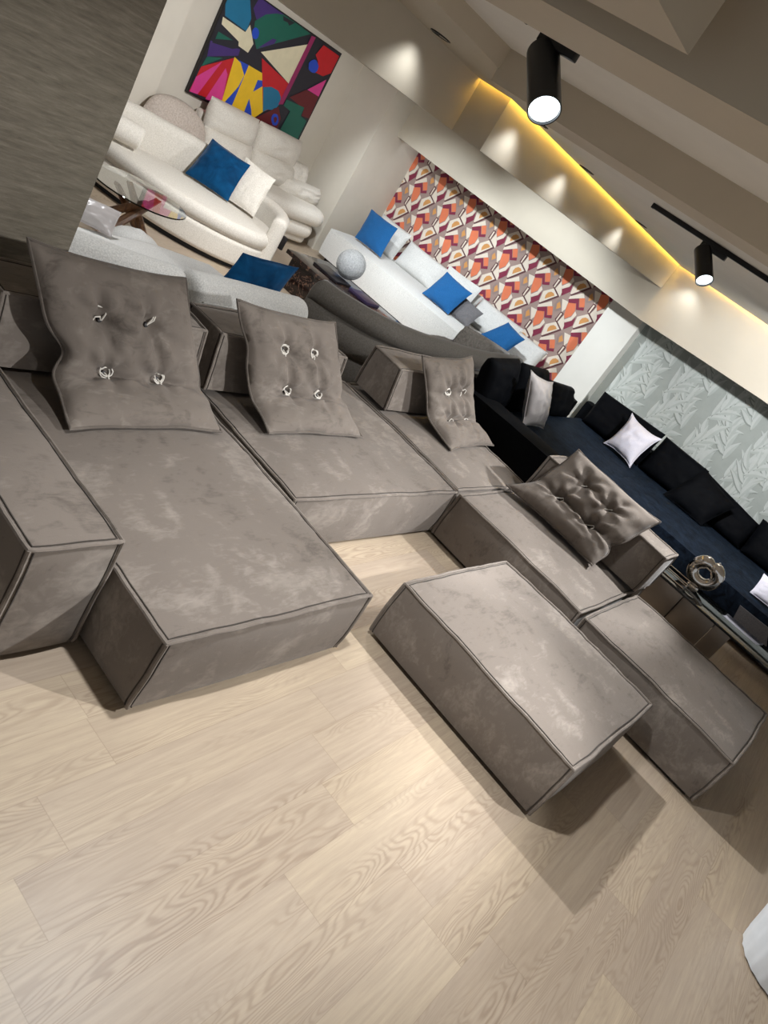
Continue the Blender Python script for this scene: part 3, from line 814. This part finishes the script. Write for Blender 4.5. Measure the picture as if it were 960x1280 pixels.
# ------------------------------------------------------------------ painting
PAINT = [('teal', [(6.24, 2.09), (6.52, 2.23), (6.67, 2.03), (6.68, 1.89), (6.34, 1.91)]), ('cream', [(6.32, 1.89), (6.67, 1.88), (6.69, 1.97), (6.84, 1.82), (6.82, 1.71), (6.66, 1.72), (6.64, 1.76), (6.34, 1.82)]), ('purple', [(6.64, 2.13), (6.66, 2.26), (6.77, 2.27), (7.09, 2.26), (6.74, 2.05)]), ('green', [(6.73, 2.03), (6.83, 2.15), (6.96, 2.22), (7.09, 2.26), (7.55, 2.25), (7.14, 1.96), (6.91, 1.79), (6.78, 1.91)]), ('purple', [(6.92, 1.81), (7.06, 1.98), (7.12, 1.99), (7.11, 1.94), (6.99, 1.85)]), ('blue', [(6.85, 1.95), (6.86, 1.92), (6.86, 1.9), (6.85, 1.88), (6.82, 1.87), (6.8, 1.87), (6.77, 1.89), (6.76, 1.91), (6.75, 1.93), (6.75, 1.95), (6.76, 1.97), (6.78, 1.98), (6.81, 1.98), (6.83, 1.97)]), ('ink', [(7.06, 2.24), (7.26, 2.25), (7.2, 2.19), (7.16, 2.21), (7.09, 2.2)]), ('green', [(6.34, 1.74), (6.56, 1.74), (6.34, 1.66)]), ('purple', [(6.29, 1.62), (6.7, 1.7), (6.71, 1.63), (6.33, 1.46)]), ('ink', [(6.32, 1.64), (6.67, 1.7), (6.6, 1.66), (6.32, 1.61)]), ('green', [(6.33, 1.46), (6.53, 1.53), (6.31, 1.34)]), ('red', [(6.31, 1.34), (6.67, 1.59), (6.77, 1.09), (6.29, 1.05)]), ('pink', [(6.3, 1.05), (6.3, 1.22), (6.54, 1.49), (6.41, 1.06)]), ('pink', [(6.62, 1.45), (6.68, 1.4), (6.77, 1.09), (6.53, 1.05)]), ('blue', [(6.67, 1.59), (6.9, 1.6), (7.14, 1.6), (7.39, 1.22), (7.28, 1.08), (6.77, 1.08)]), ('yellow', [(6.67, 1.6), (6.78, 1.58), (6.9, 1.48), (6.89, 1.34), (6.79, 1.09), (6.76, 1.1)]), ('yellow', [(6.9, 1.6), (7.14, 1.6), (7.18, 1.53), (7.11, 1.51), (7.12, 1.37), (7.22, 1.48), (7.39, 1.22), (7.28, 1.08), (7.21, 1.18), (7.11, 1.28), (7.13, 1.06), (6.92, 1.07)]), ('red', [(7.03, 1.74), (7.57, 1.65), (7.59, 1.4), (7.39, 1.22)]), ('cream', [(6.98, 1.79), (7.58, 2.14), (7.57, 1.65)]), ('teal', [(7.23, 1.47), (7.32, 1.51), (7.35, 1.52), (7.39, 1.52), (7.43, 1.52), (7.46, 1.52), (7.49, 1.51), (7.52, 1.49), (7.55, 1.47), (7.56, 1.45), (7.57, 1.42), (7.58, 1.39), (7.57, 1.37), (7.56, 1.34), (7.53, 1.32), (7.51, 1.29), (7.48, 1.28), (7.44, 1.27), (7.39, 1.22)]), ('red', [(7.81, 2.23), (8.13, 2.23), (8.13, 2.01), (8.03, 1.93), (7.89, 1.92), (7.85, 2.04), (7.76, 2.09)]), ('blue', [(7.89, 2.0), (7.9, 1.97), (7.9, 1.94), (7.88, 1.91), (7.84, 1.9), (7.8, 1.9), (7.76, 1.91), (7.74, 1.94), (7.72, 1.97), (7.73, 2.0), (7.75, 2.02), (7.78, 2.04), (7.82, 2.04), (7.86, 2.02)]), ('pink', [(8.11, 1.92), (8.12, 1.7), (7.89, 1.7)]), ('maroon', [(7.87, 1.69), (8.12, 1.7), (8.14, 1.41), (8.0, 1.4), (7.99, 1.48), (7.68, 1.52)]), ('green', [(7.65, 1.48), (7.98, 1.5), (7.99, 1.39), (8.12, 1.37), (8.12, 1.11), (7.77, 1.08), (7.79, 1.38), (7.65, 1.4)]), ('maroon', [(7.28, 1.08), (7.58, 1.36), (7.7, 1.25), (7.72, 1.08)]), ('blue', [(7.67, 1.23), (7.69, 1.2), (7.69, 1.17), (7.68, 1.15), (7.65, 1.14), (7.62, 1.14), (7.59, 1.16), (7.56, 1.19), (7.55, 1.22), (7.55, 1.24), (7.56, 1.26), (7.59, 1.27), (7.62, 1.27), (7.65, 1.25)]), ('maroon', [(7.65, 1.22), (7.65, 1.2), (7.65, 1.19), (7.65, 1.18), (7.64, 1.17), (7.62, 1.18), (7.61, 1.19), (7.6, 1.2), (7.59, 1.21), (7.59, 1.23), (7.6, 1.23), (7.61, 1.24), (7.62, 1.24), (7.64, 1.23)]), ('maroon', [(7.86, 1.08), (8.15, 1.1), (8.11, 1.02), (7.75, 1.06)]), ('magenta', [(7.57, 2.24), (7.64, 2.25), (7.63, 1.41), (7.56, 1.38)])]
PC = {'teal': srgb(22, 112, 150), 'cream': srgb(226, 216, 184), 'purple': srgb(66, 42, 112), 'green': srgb(18, 96, 80), 'blue': srgb(30, 72, 190), 'ink': srgb(34, 34, 44),
      'red': srgb(196, 26, 36), 'pink': srgb(218, 62, 142), 'yellow': srgb(242, 196, 34), 'maroon': srgb(100, 24, 30), 'magenta': srgb(150, 36, 92)}
ks = list(PC); pm = [plain('canvas_'+k, PC[k], .5) for k in ks]
t = thing('painting', 'large abstract painting of coloured shapes on the lounge wall', 'painting', (-7.905, 7.2, 1.03))
part('frame', G().box(-7.915, -7.872, 6.27, 8.16, 1.025, 2.27), DARKF, t, smooth=False)
V = [(-7.870, 6.285, 1.04), (-7.870, 8.145, 1.04), (-7.870, 8.145, 2.255), (-7.870, 6.285, 2.255)]; F = [(0, 1, 2, 3)]; MI = [ks.index('ink')]
for L, (c, ps) in enumerate(PAINT):
    q = clip_poly(ps, 6.285, 8.145, 1.04, 2.255)
    if len(q) < 3: continue
    if sum(q[i-1][0]*q[i][1]-q[i][0]*q[i-1][1] for i in range(len(q))) < 0: q = q[::-1]
    o = len(V); V += [(-7.8695+.0003*L, a, b) for a, b in q]; F.append(tuple(range(o, o+len(q)))); MI.append(ks.index(c))
g = G(); g.add(V, F); part('canvas', g, None, t, smooth=False, mats=pm, midx=MI)

# ------------------------------------------------------------------ marble table and what lies on it
t = thing('coffee_table', 'low dark marble coffee table between the ivory sofa and the far white sofa', 'table', (-5.1, 6.85, 0))
part('table_top', G().bevbox(-5.72, -4.45, 6.50, 7.22, .33, .375, .004), MARB, t)
part('base', G().bevbox(-5.64, -4.54, 6.54, 7.14, 0, .332, .004), MARB, t)
single('book', G().bevbox(-5.50, -5.10, 6.72, 6.98, .375, .40, .004), BOOKM, 'flat black book on the dark marble table', 'book', (-5.3, 6.85, .375))
single('book', G().bevbox(-5.02, -4.72, 6.86, 7.10, .375, .405, .004), BOOKP, 'plum coloured book on the dark marble table, right of the boucle ball', 'book', (-4.87, 6.98, .375))
g = G().lathe([(.165*math.sin(PI*i/18), -.165*math.cos(PI*i/18)) for i in range(19)], 36, None, (-5.27, 7.02, .565))
single('ball_cushion', g, fabric('curly_boucle', srgb(176, 182, 186), srgb(230, 234, 236), 70, bump=1.0, dist=.02), 'white curly boucle ball on the dark marble table', 'cushion', (-5.27, 7.02, .40))

# ------------------------------------------------------------------ far white sofa under the patterned wallpaper
t = thing('sofa', 'long white sofa in the niche below the orange patterned wallpaper', 'sofa', (-5.3, 9.05, 0))
g, mp = puff_block(3.36, 1.08, .36, (.02, .02, .03), .4, .09, 21, .004)
part('seat', g.xf(Matrix.Translation((-5.29, 9.05, .06))), BOUCLE, t, angle=50)
part('plinth', G().box(-6.9, -3.7, 8.6, 9.5, 0, .065), PLINTH, t, smooth=False)
def pad(x0, x1, y, z0, z1, T, seed, root, mat, lean=.12, name='back_cushion'):
    g, b, fr = pillow_geo(quad_surf((x0, y-lean, z0), (x1, y-lean, z0), (x1, y, z1), (x0, y, z1)), T, 16, .03, seed=seed, ee=.5, ep=3, wr=.005)
    return part(name, g, mat, root, angle=75)
pad(-7.08, -6.46, 9.50, .43, .86, .10, 2, t, BOUCLE); pad(-6.44, -5.66, 9.52, .43, .80, .10, 3, t, BOUCLE)
pad(-5.66, -4.98, 9.54, .43, .80, .10, 4, t, BOUCLE); pad(-4.98, -4.22, 9.52, .43, .80, .10, 5, t, BOUCLE); pad(-4.24, -3.74, 9.50, .43, .76, .12, 6, t, BOUCLE)
scatter('pillow', 'blue linen pillow on the left end of the far white sofa', [(-6.84, 8.88, .46), (-6.30, 8.88, .47), (-6.42, 9.05, .88), (-6.96, 9.05, .87)], BLUEL, .07, 'blue linen pillows on the far sofa', seed=7)
scatter('pillow', 'bright blue linen pillow in the middle of the far white sofa, before a white pillow', [(-5.42, 8.85, .46), (-4.92, 8.85, .46), (-4.90, 9.05, .82), (-5.39, 9.05, .84)], BLUEL, .07, 'blue linen pillows on the far sofa', seed=8)
scatter('pillow', 'white pillow standing behind the middle blue pillow of the far sofa', [(-5.52, 9.24, .46), (-4.96, 9.24, .46), (-4.98, 9.37, .90), (-5.60, 9.37, .88)], BOUCLE, .06, seed=9)
scatter('pillow', 'small grey pillow peeking out under the middle blue pillow of the far sofa', [(-5.0, 8.98, .46), (-4.66, 8.98, .46), (-4.64, 9.12, .70), (-5.0, 9.12, .72)], GREYF, .045, seed=10)
scatter('pillow', 'blue linen pillow on the right end of the far white sofa', [(-4.40, 8.87, .50), (-3.98, 8.87, .48), (-3.92, 9.05, .78), (-4.24, 9.05, .82)], BLUEL, .07, 'blue linen pillows on the far sofa', seed=11)

# ------------------------------------------------------------------ charcoal sofa seen from behind
t = thing('sofa', 'charcoal channelled sofa seen from behind, beyond the corner of the sectional', 'sofa', (-3.9, 6.3, 0))
bp = [(-4.06, 5.22, 0), (-3.84, 5.33, 0), (-3.58, 5.60, 0), (-3.44, 6.0, 0), (-3.40, 6.45, 0), (-3.36, 6.95, 0), (-3.38, 7.5, 0), (-3.42, 8.1, 0)]
PP = catmull(bp, 6, False)
prof = [(-.13, .08), (-.13, .62), (-.10, .70), (-.04, .745), (.03, .745), (.09, .71), (.115, .66), (.118, .60), (.082, .565), (.118, .53), (.128, .42), (.12, .35), (.085, .315), (.12, .28), (.12, .08)]
part('backrest', sweep(PP, prof, .07, seed=9), CHAR, t, angle=60)
part('seat', puff_poly([(-4.0, 5.45), (-3.72, 5.72), (-3.60, 6.1), (-3.54, 6.6), (-3.56, 8.1), (-4.15, 8.15), (-4.4, 7.0), (-4.36, 6.9), (-4.3, 6.3), (-4.28, 5.6)], .08, .40, .07, .02), CHAR, t)
part('plinth', G().box(-4.1, -3.6, 5.7, 7.3, 0, .09), PLINTH, t, smooth=False)
CH2 = velvet('charcoal_chenille_lit', srgb(86, 82, 77), srgb(116, 111, 105), .4, scale=40)  # paler copy of the charcoal, lit look put into the colour
for k, (y0, y1, za, zb) in enumerate(((6.30, 6.86, .70, .70), (6.76, 8.24, .90, .70))):
    g, b, fr = pillow_geo(quad_surf((-3.56, y0, .42), (-3.62, y1, .42), (-3.60, y1, zb), (-3.58, y0+.06, za)), .10, 22, .02, seed=k+3, ee=.5, disc=.25)
    part('back_cushion', g, CH2, t, angle=75)

# ------------------------------------------------------------------ black sofa along the leaf wallpaper
t = thing('sofa', 'long black and navy velvet corner sofa along the leaf wallpaper', 'sofa', (-1.0, 8.4, 0))
def blk(name, x0, x1, y0, y1, z0, z1, mat, seed, puff=(.02, .02, .03)):
    g, mp = puff_block(x1-x0, y1-y0, z1-z0, puff, .45, .09, seed, .005)
    return part(name, g.xf(Matrix.Translation(((x0+x1)/2, (y0+y1)/2, z0))), mat, t, angle=60)
blk('base', -2.86, -1.72, 6.62, 9.3, .05, .22, BLACKV, 1); blk('base', -1.72, 2.4, 7.66, 9.3, .05, .22, BLACKV, 2)
blk('seat_cushion', -2.78, -1.70, 6.58, 9.25, .22, .42, NAVY, 3); blk('seat_cushion', -1.69, -.42, 7.62, 9.25, .22, .42, NAVY, 4)
blk('seat_cushion', -.41, 1.1, 7.62, 9.25, .22, .42, NAVY, 5); blk('seat_cushion', 1.11, 2.4, 7.62, 9.25, .22, .42, NAVY, 6)
blk('side_panel', -3.08, -2.84, 6.5, 8.9, .05, .62, BLACKV, 7); blk('rear_panel', -2.86, 2.4, 9.28, 9.5, .05, .62, BLACKV, 8)
blk('arm', -2.92, -1.72, 6.28, 6.60, .05, .56, BLACKV, 9)
part('plinth', G().box(-2.8, 2.3, 7.8, 9.2, 0, .06), PLINTH, t, smooth=False)
def bcush(quad, seed, T=.10, mat=BLACKV):
    g, b, fr = pillow_geo(quad_surf(*quad), T, 18, .01, seed=seed, ee=.42, ep=4, mpow=6, wr=.004)
    return part('back_cushion', g, mat, t, angle=75)
bcush([(-2.80, 6.36, .46), (-2.80, 6.94, .46), (-2.92, 6.90, .95), (-2.92, 6.36, .90)], 1, .12)
bcush([(-2.78, 7.02, .44), (-2.78, 7.72, .44), (-2.92, 7.70, .90), (-2.92, 7.02, .92)], 2, .11)
bcush([(-2.78, 7.86, .44), (-2.78, 8.66, .44), (-2.92, 8.64, .76), (-2.92, 7.86, .80)], 3, .12)
bcush([(-2.72, 9.12, .44), (-1.86, 9.12, .44), (-1.86, 9.26, .90), (-2.76, 9.26, .86)], 4)
bcush([(-1.84, 9.12, .44), (-1.16, 9.12, .44), (-1.22, 9.26, .88), (-1.84, 9.26, .89)], 5)
bcush([(-1.14, 9.12, .44), (-.42, 9.12, .44), (-.42, 9.26, .76), (-1.20, 9.26, .86)], 6)
bcush([(-.40, 9.12, .44), (.5, 9.12, .44), (.5, 9.26, .88), (-.46, 9.26, .84)], 7)
scatter('pillow', 'dark grey satin pillow with shiny gathered edges leaning against the black sofa back', [(-2.50, 6.92, .46), (-2.48, 7.42, .46), (-2.62, 7.22, .92), (-2.66, 6.66, .98)], SATIN, .09, pin=.10, seed=12)
scatter('pillow', 'pale lilac pillow with pointed corners on the navy sofa seat', [(-2.26, 8.82, .46), (-1.82, 8.72, .45), (-1.80, 8.96, .88), (-2.26, 8.98, .90)], LILAC, .10, pin=.17, seed=13)
scatter('pillow', 'black square pillow with pointed corner leaning against the black back cushions', [(-1.36, 8.74, .46), (-.84, 8.74, .46), (-.72, 9.0, .80), (-1.24, 9.0, .92)], BLACKV, .08, seed=14)
scatter('pillow', 'small pale pillow at the right edge of the picture on the navy seat', [(-.02, 7.80, .46), (.40, 7.80, .46), (.40, 7.96, .66), (-.05, 7.96, .64)], LILAC, .06, seed=15)
g = G(); a = [(.0, .36), (.30, .37), (.40, .23), (.38, .17), (.34, .155), (.05, .18)]
V = [(x, 7.568, z) for x, z in a]+[(x, 7.580, z) for x, z in a]; n = len(a)
g.add(V, [tuple(range(n)), tuple(range(n, 2*n))[::-1]]+[(i+n, (i+1) % n+n, (i+1) % n, i) for i in range(n)])
single('fabric_swatch', g, GREYF, 'grey cloth swatch hanging on the front of the navy sofa', 'swatch', (.2, 7.574, .155), smooth=False)

# ------------------------------------------------------------------ side table, apple, tray
t = thing('side_table', 'bronze mirrored side table with a dark glass top behind the side seat', 'table', (-.08, 6.52, 0))
part('table_top', G().bevbox(-.74, .62, 6.30, 6.74, .425, .445, .003), SMOKE, t)
for (x0, x1) in ((-.70, -.34), (-.335, -.03), (-.025, .12)):
    part('base_panel', G().bevbox(x0, x1, 6.34+(.03 if x0 > -.4 else 0), 6.70, .0, .425, .004), BRONZE, t)
O0 = Vector((-.36, 6.68, .445))
g = G(); prof = []
N_ = 40
cen = []; rad = []
for k in range(N_):
    th_ = 2*PI*k/N_; up_ = max(0, math.sin(th_)); dip = math.exp(-((th_-PI/2)/.30)**2)
    R_ = .090+.006*abs(math.cos(th_)); cen.append(Vector((R_*math.cos(th_)*1.04, 0, .145+R_*math.sin(th_)-.010*dip))); rad.append(.050+.010*up_-.020*dip)
AX = Matrix.Translation(O0) @ Matrix.Rotation(math.radians(4), 4, 'Z')
g.tube([AX @ p for p in cen], rad, 16, closed=True)
at = thing('apple_sculpture', 'shiny chrome ring sculpture shaped like an apple on the glass side table', 'sculpture', tuple(O0), 0)
part('ring', g, CHROME, at)
part('stem', G().tube([AX @ Vector((.0, 0, .21)), AX @ Vector((.012, 0, .25)), AX @ Vector((.035, 0, .29))], [.009, .008, .007], 8), CHROME, at)
part('foot', G().lathe([(0, 0), (.055, 0), (.05, .012), (0, .014)], 20, None, tuple(O0)), CHROME, at)
tr = thing('tray', 'small chrome framed glass tray beside the apple sculpture', 'tray', (-.50, 6.44, .445))
g = G(); c4 = [(-.62, 6.38), (-.38, 6.38), (-.38, 6.50), (-.62, 6.50)]
g.tube([(x, y, .50) for x, y in c4], .006, 6, closed=True); g.tube([(x, y, .452) for x, y in c4], .006, 6, closed=True)
part('frame', g, CHROME, tr)
for x, y in c4: part('post', G().tube([(x, y, .446), (x, y, .50)], .005, 6), CHROME, tr)
part('panel', G().box(-.617, -.383, 6.383, 6.497, .449, .453), SMOKE, tr, smooth=False)

# ------------------------------------------------------------------ white vase at the right edge of the picture
n = 64; V = []; prof = [(.205, 0), (.225, .012), (.235, .05), (.26, .2), (.285, .35), (.30, .5), (.29, .51), (.27, .45), (.22, .06), (.0, .05)]
for rr, z in prof:
    for k in range(n):
        a = 2*PI*k/n; q = rr+(.004*math.cos(22*a) if .01 < z < .5 else 0)
        V.append((1.30+q*math.cos(a), 3.95+q*math.sin(a), z))
F = [(i*n+k, i*n+(k+1) % n, (i+1)*n+(k+1) % n, (i+1)*n+k) for i in range(len(prof)-1) for k in range(n)]+[tuple(range(n))[::-1]]
g = G(); g.add(V, F); single('plant_pot', g, VASEM, 'white ribbed pot on the oak floor at the right edge of the picture', 'pot', (1.30, 3.95, 0))

# ------------------------------------------------------------------ ceiling fittings
def track(label, x0, x1, y, z):
    t = thing('lighting_track', label, 'track', ((x0+x1)/2, y, z), 0, 'black ceiling tracks')
    part('rail', G().bevbox(x0, x1, y-.018, y+.018, z-.03, z, .003), BLACKM, t); part('end_cap', G().bevbox(x0-.012, x0, y-.02, y+.02, z-.032, z, .003), BLACKM, t)
track('short end of a black ceiling track above the large spotlight', -1.98, 1.2, 2.835, 2.70)
track('black ceiling track carrying the small spotlight', -2.03, 2.0, 5.15, zs(5.15)-.001)
def track_spot(label, pos, d, L, R, top, power, ang):
    """pos: upper end of the body, d: aim, top: point on the track"""
    pos, d, top = Vector(pos), Vector(d).normalized(), Vector(top)
    t = thing('track_spotlight', label, 'spotlight', tuple(pos), 0, 'black track spotlights')
    part('housing', G().lathe([(0, 0), (R*.92, 0), (R, R*.1), (R, L), (R*.93, L), (R*.90, L-.02), (R*.86, L-.04)], 40, d, pos), BLACKM, t, angle=35)
    part('reflector', G().lathe([(R*.90, L-.012), (R*.84, L-.03), (R*.70, L-.05)], 32, d, pos), CHROME, t)
    part('lens', G().lathe([(0, L-.034), (R*.83, L-.036)], 32, d, pos), LAMPM, t)
    br = part('bracket', G().tube([pos+d*L*.12+Vector((0, 0, .0)), pos+d*L*.02+(top-pos)*.4, top-Vector((0, 0, .06))], .02, 10), BLACKM, t)
    part('adapter', G().bevbox(top.x-.09, top.x+.09, top.y-.02, top.y+.02, top.z-.062, top.z-.028, .004), BLACKM, t)
    spot('lamp', pos+d*(L+.01), pos+d*(L+2), power, ang, .5, R*.5, (.92, .97, 1))
def spot(name, loc, aim, power, angle=60, blend=.5, size=.04, col=(1, .97, .92)):
    l = bpy.data.lights.new(name, 'SPOT'); l.energy = power; l.spot_size = math.radians(angle); l.spot_blend = blend
    l.shadow_soft_size = size; l.color = col
    o = bpy.data.objects.new(name, l); COL.objects.link(o); o.location = loc
    d = Vector(aim)-Vector(loc); o.rotation_euler = d.to_track_quat('-Z', 'Y').to_euler(); return o
track_spot('large black track spotlight hanging below the ceiling recess', (-1.86, 2.86, 2.62), (.71, -.45, -.55), .32, .062, (-1.80, 2.835, 2.70), 90, 55)
track_spot('small black track spotlight further back below its track', (-1.60, 5.15, 2.485), (.66, -.48, -.57), .25, .052, (-1.54, 5.15, zs(5.15)), 60, 55)
for k, (x, y) in enumerate(((-3.17, 3.90), (-2.895, 4.85), (-2.875, 5.75), (-2.84, 7.2), (-2.62, 8.95))):
    z = zs(y)
    lab = ('recessed downlight in the soffit nearest the camera, above the painting corner', 'recessed downlight beside the start of the amber light strip', 'recessed downlight along the amber strip, second from its near end',
           'recessed downlight along the amber strip, third from its near end', 'recessed downlight at the bend of the amber strip')[k]
    t = thing('downlight', lab, 'downlight', (x, y, z-.006), 0, 'recessed downlights')
    part('rim', G().lathe([(.052, -.002), (.058, -.006), (.066, -.004), (.068, .003)], 28, None, (x, y, z)), BLACKM, t)
    part('lens', G().lathe([(0, .0), (.053, -.001)], 24, None, (x, y, z)), DOWNM, t)
    spot('lamp', (x, y, z-.02), ((x-.04, y, 0) if k < 4 else (x, y+.05, 0)), 9, 112, .75, .05, (.95, .98, 1))
# amber light strips in the gap on top of the fascias
def led(name, pts, label):
    g = G().tube(pts, .005, 6)
    o = single(name, g, LEDM, label, 'light strip', pts[0], 0, 'amber cove light strips')
led('light_strip', [(-3.29, 4.603, zs(4.6)+.05), (-3.010, 4.60, zs(4.6)+.05), (-2.912, 9.06, zs(9.06)+.05)], 'amber light strip along the top of the long fascia')
led('light_strip', [(-2.88, 9.094, zs(9.07)+.05), (4.6, 9.094, zs(9.07)+.05)], 'amber light strip along the top of the rear fascia at right')

# ------------------------------------------------------------------ light
wd = bpy.data.worlds.new('world'); SC.world = wd; wd.use_nodes = True
wd.node_tree.nodes['Background'].inputs[0].default_value = (.92, .96, 1.0, 1)
wd.node_tree.nodes['Background'].inputs[1].default_value = .40
W0 = (.97, .985, 1.0); W1 = (.88, .95, 1.0)
spot('key_a', (-2.3, 4.4, 2.5), (.35, 3.9, .2), 380, 60, .55, .04, W0)
spot('key_b', (.85, 3.75, 2.5), (-1.75, 2.45, .3), 440, 70, .6, .04, W0)
spot('key_c', (-.5, 4.7, 2.5), (-2.5, 4.3, .4), 200, 70, .5, .05, W0)
spot('side_a', (-.3, 6.3, 2.42), (-1.2, 5.4, .6), 420, 62, .5, .04, W0)
spot('down_a', (-1.15, 2.1, 2.66), (-.5, 2.2, 0), 240, 112, .7, .06, W0)
spot('lounge_a', (-4.4, 6.9, 2.5), (-4.5, 9.2, .5), 330, 85, .6, .05, W1)
spot('lounge_b', (-6.0, 6.9, 2.5), (-6.2, 9.2, .4), 190, 75, .6, .05, W1)
spot('lounge_c', (-4.6, 5.0, 2.5), (-6.9, 6.6, .5), 300, 90, .6, .05, W0)
spot('lounge_d', (-5.2, 3.2, 2.5), (-4.4, 3.8, .4), 120, 90, .6, .05, W0)
spot('leaf_wash', (-.9, 6.9, 2.42), (-1.0, 9.7, .8), 320, 110, .6, .05, W0)
spot('side_c', (-.85, 5.15, 2.5), (-1.35, 5.45, .6), 75, 45, .6, .05, W0)
spot('side_b', (-1.6, 6.6, 2.42), (-3.7, 6.3, .6), 190, 70, .6, .05, W0)
spot('niche_a', (-7.02, 9.5, 2.35), (-7.1, 9.55, 0), 8, 80, .7, .04, W1)
